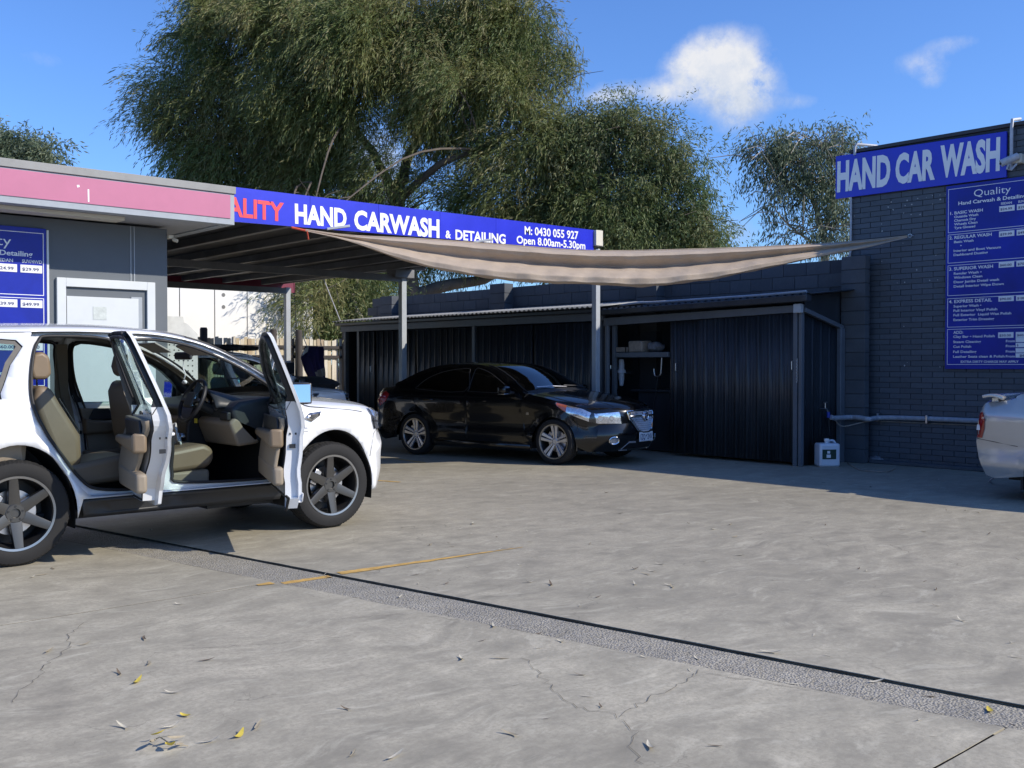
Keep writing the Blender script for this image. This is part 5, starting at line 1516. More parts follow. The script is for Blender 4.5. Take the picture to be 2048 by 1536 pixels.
    def door(pol, win, hinge, ang, sgn, front):
        xh, yh = hinge
        Bm = Matrix.Translation((xh, yh, 0)) @ Matrix.Rotation(ang, 4, 'Z') @ Matrix.Translation((-xh, -yh, 0))
        pol = [(x, z if z > .50 else .385 + (z - .45) * .6) for x, z in pol]
        pol_i = inset(pol, .006)
        dr = add("front_door" if front else "rear_door", sh.side(pol_i, [win], sgn, off=.002), paint, basis=Bm, solid=.003, angle=40)
        low = [(x, z) for x, z in pol_i if z < 1.06]
        zb = 1.055
        # inner shell, lower box: edge flange then inner panel
        inn = inset(pol_i, .035)
        def yo(x, z, o): return sgn * (S_suv(x, z) + o)
        fl_ = G(); fu_ = G(); n = len(pol_i); vs = []
        for (x, z), (x2, z2) in zip(pol_i, inn):
            dep = .115 if z < 1.10 else .115 - .06 * clamp((z - 1.10) / .1)
            vs += [(x, yo(x, z, .0), z), (x, yo(x, z, -.022), z), (x2, yo(x2, z2, -.030), z2), (x2, yo(x2, z2, -dep), z2)]
        for i in range(n):
            j = (i + 1) % n
            hi_ = min(pol_i[i][1], pol_i[j][1]) > 1.09
            for k in range(3): (fu_ if hi_ and k else fl_).add([vs[4 * i + k], vs[4 * j + k], vs[4 * j + k + 1], vs[4 * i + k + 1]], [(0, 1, 2, 3)])
        add("door_edge", fl_, paint, dr, angle=50)
        add("frame_edge", fu_, M['black'], dr, angle=50)
        lowin = [p for p in inn if p[1] < 1.09]
        add("inner_panel", cdt_panel(lowin, [], lambda x, z: (x, yo(x, z, -.113), z), .08), paint, dr)
        upin = [p for p in inn]
        add("window_frame", cdt_panel([p for p in inset(pol_i, .03) if p[1] > 1.05], [win], lambda x, z: (x, yo(x, z, -.058) if z > 1.12 else yo(x, z, -.112), z), .08), M['black'], dr, solid=.004)
        # seal on inner side
        add("rubber_seal", G().tube([(x, yo(x, z, -.050 - (.06 if z < 1.1 else 0)), z) for x, z in inset(pol_i, .045)], .010, 6, closed=True), M['rubber'], dr)
        add("window_glass", cdt_panel(inset(win, -.01), [], lambda x, z: (x, yo(x, z, -.028), z), .08), M['sideglass'], dr)
        # trim card
        x0 = min(p[0] for p in lowin) + .035; x1 = max(p[0] for p in lowin) - .05
        card = [p for p in inset(inn, .015) if p[1] < 1.05 and p[1] > .45]
        card = [(x, max(z, .47)) for x, z in card]
        cg = cdt_panel(card, [], lambda x, z: (x, yo(x, z, -.150 - .014 * math.sin((z - .5) * 9)), z), .07)
        add("door_card", cg, M['trimbeige'], dr, solid=.03, soff=1 if sgn > 0 else -1, bevel=.008)
        xm = (x0 + x1) / 2
        a0_, a1_ = x0 + .05, x1 - .08
        g = G().prism([(a0_, .80), (a1_, .84), (a1_, .90), (a0_ + .1, .92), (a0_, .95)], lambda a, b, d: (a, sgn * (.93 + d), b), -.235, -.13)
        add("armrest", g, M['leather'], dr, bevel=.025, seg=3)
        g = G().prism([(a0_, .52), (a1_, .52), (a1_, .68), (a0_, .66)], lambda a, b, d: (a, sgn * (.93 + d), b), -.21, -.13)
        add("door_pocket", g, M['trimbeige'], dr, bevel=.025, seg=3)
        g = G().prism([(a0_ + .05, .93), (a1_ - .1, .90), (a1_ - .05, 1.02), (a0_ + .1, 1.03)], lambda a, b, d: (a, sgn * (.93 + d), b), -.172, -.150)
        add("card_insert", g, M['black'], dr, bevel=.008)
        # latch and screws on the shut face
        xl = min(p[0] for p in pol_i if .70 < p[1] < .95)
        ys = sgn * (S_suv(xl, .85) - .07)
        add("door_latch", G().box(xl - .004 + .035, xl + .04, ys - .022, ys + .022, .80, .83).box(xl + .028, xl + .034, ys - .03, ys - .018, .90, .915).box(xl + .028, xl + .034, ys + .012, ys + .024, .90, .915), M['black'], dr)
        # handle
        hx = x0 + .06
        add("door_handle", G().tube([(hx, yo(hx, .93, .0), .93), (hx + .02, yo(hx, .93, .035), .93), (hx + .15, yo(hx + .15, .94, .035), .94), (hx + .17, yo(hx + .17, .94, 0), .94)], .013, 8), paint, dr)
        add("door_cladding", cdt_panel([(max(x0 + .03, -2.06), .40), (x1 - .04, .40), (x1 - .03, .455), (max(x0 + .03, -2.08), .46)], [], lambda x, z: (x, yo(x, z, .006), z), .08), M['suvpaint'], dr, solid=.006)
        if front:
            mb = add("wing_mirror", G().box(-.60, -.50, sgn * .945, sgn * 1.155, 1.09, 1.275), M['black'], dr, bevel=.035, seg=4)
            add("mirror_rim", G().box(-.612, -.59, sgn * .947, sgn * 1.153, 1.095, 1.27), M['black'], dr, bevel=.01)
            add("mirror_glass", G().prism([(-.624, 1.106), (-.606, 1.106), (-.606, 1.259), (-.6125, 1.259)], lambda a, b, d: (a, d, b), min(sgn * .958, sgn * 1.142), max(sgn * .958, sgn * 1.142)), M['chrome'], dr, bevel=.003)
            add("mirror_arm", G().box(-.58, -.50, sgn * .84, sgn * .96, 1.10, 1.15), M['black'], dr, bevel=.01)
            add("mirror_sail", sh.side([(-.60, 1.10), (-.44, 1.10), (-.42, 1.15), (-.66, 1.34)], [], sgn, off=-.045), M['black'], dr, solid=.02)
            add("speaker_grille", G().lathe([(0, 0), (.07, 0), (.075, -.01)], 20, (x1 - .10, sgn * (.93 - .175), .68), 'Y'), M['black'], dr)
        return dr
    for sgn in (-1, 1):
        op = opened and sgn < 0
        door(FO, FWIN, (-.50, sgn * .89), math.radians(68) if op else 0, sgn, True)
        door(RO, RWIN, (-1.66, sgn * .90), math.radians(78) if op else 0, sgn, False)
    return t


suv = build_suv("four_wheel_drive", "white four wheel drive with both near side doors open and beige seats", (4.80, 8.60, 0), 0)
obj("checked_cloth", G().grid(lambda a, b: (4.8 - 1.20 + .10 * a + .03 * math.sin(b * 9), 8.6 - .42 + .26 * b, .67 + .30 * (1 - a) ** 1.5 * (1 - .5 * abs(b - .5)) + .02 * math.sin(a * 17 + b * 12)), 14, 14), M['checker'], solid=.01,
    label="pale checked cloth bundled on the driver seat of the white four wheel drive", cat="cloth")
wag = build_suv("white_wagon", "white wagon with closed doors parked under the canopy behind the four wheel drive", (8.9, 15.32, 0), 0, opened=False, scale=.95)
q = onV(468, 700, 15.2)
for (dx, rx, rz, lb) in ((-.14, .17, .05, "dark folded cover lying on the left of the white wagon roof"), (.16, .13, .04, "dark folded cloth lying on the right of the white wagon roof")):
    obj("folded_cover", G().blob((q.x + dx, 15.0, 1.655 + rz * .8), (rx, .26, rz), 18, 8, .22), M['carpet'], label=lb, cat="cover")
q = onV(590, 770, 14.9)
obj("bonnet_cover", G().blob((8.9 + .12, 15.2, 1.10), (.50, .62, .13), 22, 10, .06), M['carpet'], label="dark bundled cover over the bonnet of the white wagon", cat="cover")

# ------------------------------------------------------------------ sedan builder (black sedan, silver sedan)
WB2 = 2.69
def ze_sed(x):
    T = [(-3.62, .7), (-3.6, .9), (-3.55, 1.03), (-3.4, 1.055), (-3.25, 1.08), (-3.1, 1.16), (-2.8, 1.29), (-2.5, 1.385), (-2.2, 1.425), (-1.8, 1.435), (-1.5, 1.42), (-1.25, 1.37), (-.95, 1.235), (-.62, 1.05), (-.45, .99), (-.2, .95), (.15, .88), (.42, .825), (.585, .745), (.62, .58)]
    for (a, za), (b, zb) in zip(T[:-1], T[1:]):
        if x <= b: return za + (zb - za) * clamp((x - a) / (b - a))
    return T[-1][1]


def S_sed(x, z):
    w = .895
    t = clamp((x + .05) / .68); w -= .155 * t ** 2.2
    t = clamp((-2.9 - x) / .75); w -= .11 * t ** 2.2
    w -= .25 * clamp(.45 - z) ** 1.4
    if z > .93: w -= (z - .93) * .40
    ze = ze_sed(x)
    if x > -.5 or x < -3.2: w -= .06 * clamp((z - (ze - .12)) / .12) ** 2
    elif z > 1.15: w -= .03 * clamp((z - (ze - .08)) / .08) ** 2
    w += .012 * math.exp(-((z - .86) / .045) ** 2) - .020 * math.exp(-((z - .55) / .10) ** 2) + .012 * math.exp(-((z - .36) / .07) ** 2)
    for xc in (0, -WB2):
        d = math.hypot((x - xc) / .375, (z - .30) / .385) - 1
        if d > -.3: w += .026 * math.exp(-(d / .14) ** 2)
    return w


E_SED = [(.50, .20), (.60, .30), (.64, .44), (.62, .58), (.585, .745), (.42, .825), (.15, .88), (-.2, .95), (-.45, .99),
         (-.62, 1.05), (-.95, 1.235), (-1.25, 1.37), (-1.5, 1.42), (-1.8, 1.435), (-2.2, 1.425), (-2.5, 1.385),
         (-2.8, 1.29), (-3.1, 1.16), (-3.25, 1.08), (-3.4, 1.055), (-3.55, 1.03), (-3.6, .9), (-3.62, .7), (-3.6, .5), (-3.5, .25)]
C_SED = [(.82, .20), (.92, .28), (.97, .42), (.955, .60), (.92, .785), (.76, .885), (.42, .95), (0, 1.01), (-.28, 1.045),
         (-.45, 1.10), (-.80, 1.29), (-1.12, 1.42), (-1.45, 1.465), (-1.8, 1.478), (-2.2, 1.468), (-2.5, 1.43),
         (-2.85, 1.33), (-3.2, 1.19), (-3.38, 1.11), (-3.55, 1.09), (-3.66, 1.06), (-3.7, .9), (-3.72, .7), (-3.7, .5), (-3.6, .25)]
SFO = sm([(-.62, .98), (-.56, .70), (-.52, .38), (-.58, .27), (-1.50, .27), (-1.60, .36), (-1.62, .9), (-1.63, 1.05), (-1.60, 1.38), (-1.50, 1.395), (-1.27, 1.335), (-.98, 1.20), (-.70, 1.05)], 3)
SRO = sm([(-1.64, .9), (-1.62, .36), (-1.66, .27), (-2.22, .27), (-2.31, .45), (-2.42, .62), (-2.58, .74), (-2.72, .86), (-2.80, 1.02), (-2.72, 1.14), (-2.50, 1.28), (-2.2, 1.37), (-1.85, 1.40), (-1.64, 1.39), (-1.66, 1.2)], 3)
SFW = sm([(-.80, 1.01), (-1.55, 1.02), (-1.60, 1.06), (-1.57, 1.345), (-1.46, 1.36), (-1.25, 1.295), (-.98, 1.155), (-.80, 1.045)], 3)
SRW = sm([(-1.68, 1.02), (-2.62, 1.04), (-2.66, 1.09), (-2.48, 1.22), (-2.18, 1.32), (-1.85, 1.36), (-1.69, 1.36), (-1.67, 1.30)], 3)


def build_sedan(name, label, loc, rot, paint, plate=True, spoiler=False, lampmat=None, scale=1.0):
    t = thing(name, label, "car", loc, rot, None, scale)
    sh = Shell(E_SED, C_SED, S_sed)
    def add(nm, g, m, par=t, **k): return obj(nm, g, m, par, local=True, **k)
    arF = arc(0, .27, .372, .41, 0, 180, 26); arR = arc(-WB2, .27, .372, .41, 0, 180, 26)
    outline = [tuple(p) for p in sh.E] + [(-3.40, .22)] + arR[::-1] + [(-2.30, .20), (-.39, .20)] + arF[::-1]
    for sgn in (-1, 1):
        add("body_side", sh.side(outline, [SFO, SRO], sgn, step=.06), paint, angle=40)
        for nm, O, W in (("front_door", SFO, SFW), ("rear_door", SRO, SRW)):
            dr = add(nm, sh.side(inset(O, .0025), [W], sgn, off=.0, step=.06), paint, angle=40)
            add("window_glass", sh.side(inset(W, -.01), [], sgn, off=-.006, step=.06), M['darkglass'], dr)
            add("window_trim", sh.line(W, sgn, .006, off=.002, closed=True), M['rubber'], dr)
            hx = -1.42 if nm == "front_door" else -2.48
            add("door_handle", G().tube([(hx, sgn * (S_sed(hx, .87)), .87), (hx + .02, sgn * (S_sed(hx, .87) + .03), .875), (hx + .17, sgn * (S_sed(hx, .87) + .03), .88), (hx + .19, sgn * (S_sed(hx, .88)), .88)], .012, 8), paint, dr)
            if nm == "front_door":
                mb = add("wing_mirror", G().box(-.86, -.72, sgn * .93, sgn * 1.10, 1.005, 1.11), paint, dr, bevel=.04, seg=4)
                add("mirror_arm", G().box(-.80, -.72, sgn * .84, sgn * .96, .995, 1.03), M['black'], dr, bevel=.01)
                add("mirror_glass", G().box(-.864, -.8605, sgn * .955, sgn * 1.075, 1.02, 1.095), M['chrome'], dr)
                add("mirror_trim", G().box(-.85, -.73, sgn * .935, sgn * 1.095, .992, 1.003), M['chrome'], dr, bevel=.004)
        wheel(t, 0, sgn * .79, sgn, r=.330, w=.22, rr=.245, style='twin'); wheel(t, -WB2, sgn * .79, sgn, r=.330, w=.22, rr=.245, style='twin')
        for xc in (0, -WB2):
            def fnl(a, b, xc=xc):
                an = math.radians(-8 + 196 * a)
                return (xc + .375 * math.cos(an), sgn * (.86 - .42 * b), max(.18, .27 + .41 * math.sin(an)))
            add("arch_liner", G().grid(fnl, 22, 2), M['rubber'])
            add("arch_inner", G().prism(arc(xc, .27, .38, .42, 0, 180, 16), lambda a, b, d: (a, sgn * d, b), .43, .44), M['rubber'], smooth=False)
        add("side_skirt", sh.side([(-2.28, .26), (-2.26, .17), (-.44, .17), (-.42, .26)], [], sgn, off=.012), paint, solid=.02, soff=-1)
        # headlamp wrapped over the corner
        def lamp(a, b, off=.010):
            if a < .50:
                q = a / .50; x = .02 + .54 * q; zt = ze_sed(x) - .018; zb = (zt - .012) * (1 - q / .5) + .715 * q / .5 if q < .5 else .715 + (.615 - .715) * (q - .5) / .5
                zb = min(zb, zt - .012); z = zb + (zt - zb) * b
                return Vector((x, sgn * (S_sed(x, z) + off), z))
            q = (a - .50) / .50; tt = 1 - q * .36
            i1 = 3.93 - .02 * q; i0 = 3.12 - .10 * q
            return sh.topo(i0 + (i1 - i0) * b, sgn * tt, off)
        lm = add("headlight", G().grid(lambda a, b: lamp(a, b, .004), 26, 8), lampmat or M['lampchrome'], angle=60)
        add("indicator", G().grid(lambda a, b: lamp(.02 + .15 * a, b, .009), 8, 5), M['amber'], lm, angle=60)
        for (a_, r_) in ((.55, .050), (.78, .042)):
            c = lamp(a_, .5, .006); d = (lamp(a_, .5, .03) - c).normalized(); d = Vector((max(d.x, .4), d.y, 0)).normalized()
            add("projector", G().tube([c - d * .02, c + d * .012], r_ * .8, 18), M['chrome'], lm, bevel=.004)
        add("lamp_cover", G().grid(lambda a, b: lamp(a, b, .020), 26, 8), M['lens'], lm, angle=60)
        # fog lamp
        c = sh.topo(1.55, sgn * .74, .0); n_ = (sh.topo(1.55, sgn * .74, .05) - c).normalized()
        e1 = n_.cross(Vector((0, 0, 1))).normalized(); e2 = e1.cross(n_)
        ring = [c + n_ * .012 + e1 * .072 * math.cos(a) + e2 * .052 * math.sin(a) for a in [k * math.pi / 12 for k in range(24)]]
        fg = add("fog_light", G().tube(ring, .010, 8, closed=True), M['chrome'])
        add("fog_lens", G().add([c + n_ * .010 + e1 * .066 * math.cos(a) + e2 * .046 * math.sin(a) for a in [k * math.pi / 12 for k in range(24)]], [tuple(range(24))]), M['lampchrome'], fg)
        add("tail_light", sh.side([(-3.585, .93), (-3.535, .94), (-3.50, .86), (-3.51, .75), (-3.54, .655), (-3.602, .655), (-3.61, .80)] if spoiler else [(-3.58, 1.00), (-3.40, 1.0), (-3.26, .95), (-3.34, .84), (-3.50, .76), (-3.61, .76)], [], sgn, off=.006), M['redlens'], angle=50)
        if spoiler: add("reversing_lamp", sh.side([(-3.604, .80), (-3.565, .80), (-3.562, .74), (-3.606, .74)], [], sgn, off=.010), M['signwhite'])
        add("bumper_gap", sh.line([(.22, .66 + .0), (.30, .70), (.36, .66), (.375, .5)], sgn, .003, off=.0), M['rubber'])
        add("rear_gap", sh.line([(-3.60, .645), (-3.40, .62), (-3.14, .585)], sgn, .004, off=.0), M['rubber'])
        if not spoiler: add("side_repeater", sh.side([(-.48, .70), (-.43, .70), (-.43, .735), (-.48, .735)], [], sgn, off=.006), M['chrome'])
    add("front_bumper", sh.strip(0, 3.0, nt=26, ni=20), paint, angle=50)
    add("bonnet_front", sh.strip(3.0, 4.35, nt=26), paint, angle=50)
    add("bonnet", sh.strip(4.35, 8.0, nt=26, ni=26), paint, angle=50)
    add("bonnet_crease", G().tube([sh.topo(4.6 + 3.3 * k / 16, -.62 + .0 * k, .001) for k in range(17)], .004, 5).tube([sh.topo(4.6 + 3.3 * k / 16, .62, .001) for k in range(17)], .004, 5), paint)
    for sgn in (-1, 1): add("bonnet_gap", G().tube([sh.topo(4.4 + 3.6 * k / 20, sgn * .90, .0015) for k in range(21)], .003, 5), M['rubber'])
    add("scuttle", sh.strip(8.0, 8.8, nt=20), M['black'], angle=50)
    add("windscreen", sh.strip(8.8, 11.6, -.93, .93, nt=20, ni=20), M['darkglass'], angle=60)
    for sgn in (-1, 1):
        add("front_pillar", sh.strip(8.0, 12.0, min(sgn * .93, sgn), max(sgn * .93, sgn), nt=3, ni=24), paint, angle=60)
        add("windscreen_edge", G().tube([sh.topo(8.8 + 2.8 * k / 20, sgn * .93, .002) for k in range(21)], .009, 6), M['rubber'])
        add("rear_pillar", sh.strip(15.0, 18.5, min(sgn * .88, sgn), max(sgn * .88, sgn), nt=3, ni=20), paint, angle=60)
    add("wiper", G().tube([sh.topo(8.75, .75, .02), sh.topo(8.9, .35, .022), sh.topo(9.0, 0, .018)], .009, 6), M['steel'])
    add("wiper", G().tube([sh.topo(8.75, .0, .02), sh.topo(8.9, -.35, .022), sh.topo(9.0, -.7, .018)], .009, 6), M['steel'])
    add("roof", sh.strip(11.6, 15.3, nt=22, ni=24), paint, angle=50)
    add("rear_window", sh.strip(15.3, 18.0, -.88, .88, nt=18, ni=14), M['darkglass'], angle=60)
    add("boot_lid", sh.strip(18.0, 20.6, nt=22), paint, angle=50)
    add("boot_face", sh.strip(20.6, 22.2, nt=22), paint, angle=50)
    add("rear_bumper", sh.strip(22.2, 24, nt=22), paint, angle=50)
    add("underbody", G().box(-3.4, .55, -.45, .45, .18, .24), M['rubber'])
    add("floor", G().box(-3.0, -.4, -.8, .8, .24, .30), M['carpet'])
    add("dashboard", G().box(-.95, -.5, -.72, .72, .80, .98), M['dash'], bevel=.04)
    for y in (-.37, .37):
        st = add("front_seat", G().prism([(-1.55, .35), (-1.05, .40), (-1.05, .55), (-1.50, .55), (-1.62, 1.05), (-1.74, 1.05), (-1.66, .4)], lambda a, b, d: (a, d, b), y - .24, y + .24), M['carpet'], bevel=.04)
        add("headrest", G().box(-1.76, -1.65, y - .13, y + .13, 1.08, 1.26), M['carpet'], st, bevel=.03)
    add("rear_seat", G().prism([(-2.5, .35), (-2.0, .40), (-2.0, .55), (-2.45, .55), (-2.7, 1.05), (-2.85, 1.05), (-2.6, .4)], lambda a, b, d: (a, d, b), -.65, .65), M['carpet'], bevel=.04)
    # grille with chrome surround, emblem and mesh
    gp = [(2.45, -.30), (2.30, 0), (2.45, .30), (3.35, .46), (3.75, .46), (3.75, -.46), (3.35, -.46)]
    gp = [(2.42, -.25), (2.26, -.12), (2.26, .12), (2.42, .25), (3.30, .46), (3.85, .50), (3.95, .0), (3.85, -.50), (3.30, -.46)]
    gr = add("front_grille", sh.patch(gp, .006, .12), M['black'], angle=60)
    def rim(poly, off, r, m, nm):
        P = []
        for i in range(len(poly)):
            a, b = poly[i], poly[(i + 1) % len(poly)]
            for k in range(6): P.append(sh.topo(a[0] + (b[0] - a[0]) * k / 6, a[1] + (b[1] - a[1]) * k / 6, off))
        add(nm, G().tube(P, r, 8, closed=True), m, gr)
    rim(gp, .016, .014, M['chrome'], "grille_surround")
    msh = G()
    for k in range(-16, 17):
        for s in (-1, 1):
            P = []
            for j in range(13):
                i = 2.32 + 1.5 * j / 12; tt = k * .040 + s * (j - 6) * .016
                lim = .24 + .20 * clamp((i - 2.4) / .9)
                if abs(tt) < lim: P.append(sh.topo(i, tt, .012))
            if len(P) > 1: msh.tube(P, .0035, 4, cap=False)
    add("grille_mesh", msh, M['steel'], gr, kind='stuff')
    add("grille_bar", G().tube([sh.topo(3.50, -.45 + .90 * k / 20, .018) for k in range(21)], .019, 8), M['chrome'], gr)
    c = sh.topo(3.45, 0, .03)
    em = add("emblem", G().lathe([(0, .02), (.045, .02), (.052, .026), (.060, .026), (.066, .010), (.066, -.01)], 28, tuple(c), 'X'), M['chrome'], gr)
    add("emblem_figure", G().tube([c + Vector((.024, .025, .03)), c + Vector((.026, .0, .022)), c + Vector((.026, -.025, .0)), c + Vector((.026, -.01, -.03)), c + Vector((.026, .02, -.015))], .007, 6), M['steel'], em)
    # lower intake and satin strips
    add("lower_grille", sh.patch([(.55, -.48), (.55, .48), (1.35, .42), (1.35, -.42)], .006, .12), M['black'], angle=60)
    for s in (-1, 1):
        add("intake_trim", G().tube([sh.topo(1.42, s * .29, .012), sh.topo(1.42, s * .44, .012)], .014, 6).tube([sh.topo(1.42, s * .44, .012), sh.topo(.55, s * .52, .012)], .005, 6), M['alloy'])
        add("lower_lip", G().tube([sh.topo(.40, s * .36, .012), sh.topo(.38, s * .54, .012)], .008, 6), M['alloy'])
    for k in range(4): add("intake_bar", G().tube([sh.topo(.70 + .16 * k, -.44 + .88 * j / 10, .012) for j in range(11)], .005, 5), M['steel'] if k == 9 else M['black'])
    if plate:
        cpt = sh.top(1.86, 0); x = cpt.x + .028; z = .40
        pl = add("number_plate", G().box(x - .006, x, -.186, .186, z - .067, z + .067), M['labelwhite'], bevel=.002)
        tx = [("1ZQ", (x, -.165, z - .038), (x, -.030, z - .038), .078, .012), ("2NV", (x, .030, z - .038), (x, .165, z - .038), .078, .012), ("•", (x, -.012, z - .02), (x, .012, z - .02), .07, .03), ("VICTORIA - THE PLACE TO BE", (x, -.15, z - .060), (x, .15, z - .060), .011, .0)]
        g = G()
        for (b_, p0, p1, up, bo) in tx: g.add(*text_mesh(b_, p0, p1, up, None, (1, 0, 0), bold=bo, depth=.0015))
        add("plate_lettering", g, M['inkblue'], pl, smooth=False, recalc=False)
    if spoiler:
        add("spoiler", G().grid(lambda a, b: (-3.60 + .22 * b + .05 * abs(2 * a - 1) ** 3, -.80 + 1.6 * a, 1.105 + .025 * math.sin(math.pi * b) - .015 * b), 20, 6), paint, solid=.035, bevel=.006)
        for s in (-1, 1): add("spoiler_foot", G().box(-3.50, -3.42, s * .62, s * .68, 1.0, 1.10), paint, bevel=.01)
        add("mud_flap", G().box(-3.12, -3.09, -.84, -.68, .12, .34), M['rubber'], bevel=.005)
        add("tow_loop", G().tube([(-3.50, -.62, .20), (-3.54, -.62, .16), (-3.50, -.62, .13)], .010, 6), M['steel'])
    return t


cf = Vector((.18, -.984, 0)); cl_ = Vector((.984, .18, 0))
pF = onG(1098, 930)
oc = pF + cl_ * .88 + Vector((CA, -SA, 0)) * .07
build_sedan("black_sedan", "glossy black sedan parked in the shade in front of the sheds", (oc.x, oc.y, 0), math.atan2(-.984, .18), M['blackpaint'])
build_sedan("silver_sedan", "silver sedan with a boot spoiler, only its rear corner showing at the right edge", (11.0 + .90, 4.84 - 3.62 + .12, 0), math.radians(-90), M['silverpaint'], plate=False, spoiler=True, scale=.975)

# =================================================================== TREES
def tree(name, label, limbs, blobs, leafm, barkm, n_strand, style, seed, group=None, leaf=(.12, .018), slen=(1.0, 2.2), extra_tw=0.5):
    """limbs: list of (points, r0, r1); blobs: (centre, (rx, ry, rz), weight)"""
    rng = np.random.default_rng(seed)
    b0 = limbs[0][0][0]
    t = thing(name, label, "tree", (b0[0], b0[1], 0), group=group)
    g = G()
    for pts, r0, r1 in limbs:
        P = catmull(pts, 5); n = len(P)
        P = [Vector(p) + Vector((R.uniform(-1, 1), R.uniform(-1, 1), 0)) * r1 * .6 for p in P]
        g.tube(P, [r0 + (r1 - r0) * (i / (n - 1)) ** .8 for i in range(n)], 9)
    # branches from limb ends into the blobs
    ends = [Vector(l[0][-1]) for l in limbs] + [Vector(l[0][len(l[0]) // 2]) for l in limbs]
    rr = random.Random(seed)
    for c, r, w in blobs:
        c = Vector(c)
        for k in range(max(2, int(4 * w))):
            e = min(ends, key=lambda q: (q - c).length * rr.uniform(.8, 1.3))
            d = Vector((rr.gauss(0, 1), rr.gauss(0, 1), rr.gauss(.3, .8))).normalized()
            tip = c + Vector((d.x * r[0], d.y * r[1], d.z * r[2])) * rr.uniform(.3, .7)
            mid = e.lerp(tip, .45) + Vector((0, 0, (tip - e).length * .12)) + Vector((rr.gauss(0, .2), rr.gauss(0, .2), 0))
            P = catmull([e, mid, tip], 5)
            g.tube(P, [.05 * extra_tw * 2 * (1 - .8 * i / (len(P) - 1)) for i in range(len(P))], 5, cap=False)
            for _ in range(3):
                a = Vector(P[rr.randrange(4, len(P))]); tp2 = a + Vector((rr.gauss(0, .8), rr.gauss(0, .8), rr.gauss(-.1, .6)))
                tp2 = a + (tp2 - a) * .6
                g.tube([a, a.lerp(tp2, .5) + Vector((0, 0, .1)), tp2], [.02 * extra_tw * 2, .012, .006], 4, cap=False)
    obj("trunk", g, barkm, t, recalc=False, angle=60)
    W = np.array([w * b[1][0] * b[1][2] for b in blobs for w in [b[2]]]); W /= W.sum()
    bi = rng.choice(len(blobs), n_strand, p=W)
    Cc = np.array([tuple(b[0]) for b in blobs])[bi]; Rr = np.array([b[1] for b in blobs])[bi]
    d = rng.normal(size=(n_strand, 3)); d[:, 2] += .15; d /= np.linalg.norm(d, axis=1)[:, None]
    rad = rng.uniform(.35, 1.0, n_strand) ** .55
    # clumping: pull strands to sub-clump centres
    nc = max(8, n_strand // style.get('per_clump', 40))
    cb = rng.choice(len(blobs), nc, p=W); cd_ = rng.normal(size=(nc, 3)); cd_[:, 2] += .3; cd_ /= np.linalg.norm(cd_, axis=1)[:, None]
    cr = rng.uniform(.15, 1.0, nc) ** .5 * style.get('fill', .85)
    BC = np.array([tuple(b[0]) for b in blobs])
    CP = BC[cb] + np.array([b[1] for b in blobs])[cb] * cd_ * cr[:, None]
    ci = rng.integers(0, nc, n_strand)
    cs = rng.uniform(.6, 1.35, nc)[ci][:, None]
    S0 = CP[ci] + rng.normal(size=(n_strand, 3)) * style['spread'] * cs
    out = (CP[ci] - BC[cb[ci]]); out /= (np.linalg.norm(out, axis=1)[:, None] + 1e-6)
    out = out * .6 + (S0 - CP[ci]) / (style['spread'] * 2)
    cdir = rng.normal(size=(nc, 3)) * .45
    SLn = rng.uniform(slen[0], slen[1], n_strand)
    K = style['k']
    wind = np.array(style['wind'])
    V = []; T = []
    p = S0.copy(); dirv = out * style['out'] + cdir[ci] + rng.normal(size=out.shape) * .15 + wind * .3
    dirv /= np.linalg.norm(dirv, axis=1)[:, None]
    seg = (SLn / K)[:, None]
    base_t = np.clip(rng.uniform(0, 1, nc)[ci] ** 1.3 + rng.uniform(-.2, .2, n_strand), 0, 1)
    for k in range(K):
        dirv = dirv + np.array([0, 0, -1.0]) * style['droop'] + wind * style['windk'] + rng.normal(size=out.shape) * .12
        dirv /= np.linalg.norm(dirv, axis=1)[:, None]
        p = p + dirv * seg
        for s in range(style['per']):
            ln = leaf[0] * rng.uniform(.6, 1.3, n_strand)[:, None]; wd = leaf[1] * rng.uniform(.7, 1.25, n_strand)[:, None]
            a = dirv * style['along'] + rng.normal(size=out.shape) * style['fan'] + np.array([0, 0, -style['hang']]); a /= np.linalg.norm(a, axis=1)[:, None]
            b = np.cross(a, rng.normal(size=a.shape)); b /= np.linalg.norm(b, axis=1)[:, None]
            o = p + rng.normal(size=a.shape) * style['jit']
            V.append(np.stack([o, o + a * ln * .45 + b * wd * .5, o + a * ln, o + a * ln * .45 - b * wd * .5], axis=1))
            T.append(np.clip(base_t + rng.uniform(-.25, .25, n_strand), 0, 1))
    V = np.concatenate(V); T = np.concatenate(T)
    keep = V[:, 0, 2] > style.get('zmin', 1.5); V = V[keep]; T = T[keep]
    m = len(V); me = bpy.data.meshes.new("crown")
    me.vertices.add(m * 4); me.vertices.foreach_set("co", V.astype(np.float32).ravel())
    me.loops.add(m * 4); me.loops.foreach_set("vertex_index", np.arange(m * 4, dtype=np.int32))
    me.polygons.add(m); me.polygons.foreach_set("loop_start", np.arange(0, m * 4, 4, dtype=np.int32)); me.polygons.foreach_set("loop_total", np.full(m, 4, dtype=np.int32))
    me.update(calc_edges=True)
    at2 = me.attributes.new("tint", 'FLOAT', 'FACE'); at2.data.foreach_set("value", T.astype(np.float32))
    me.materials.append(leafm)
    o = bpy.data.objects.new("crown", me); col.objects.link(o); tie(o, t); o["kind"] = "stuff"
    print(name, m, "leaves")
    return t


def pxb(Z, lst):
    out = []
    for (x, y, rx, ry, w, dz) in lst:
        s = (Z + dz) / F_PX
        out.append((at(x, y, Z + dz), (rx * s, max(rx, ry) * s * .8, ry * s), w))
    return out


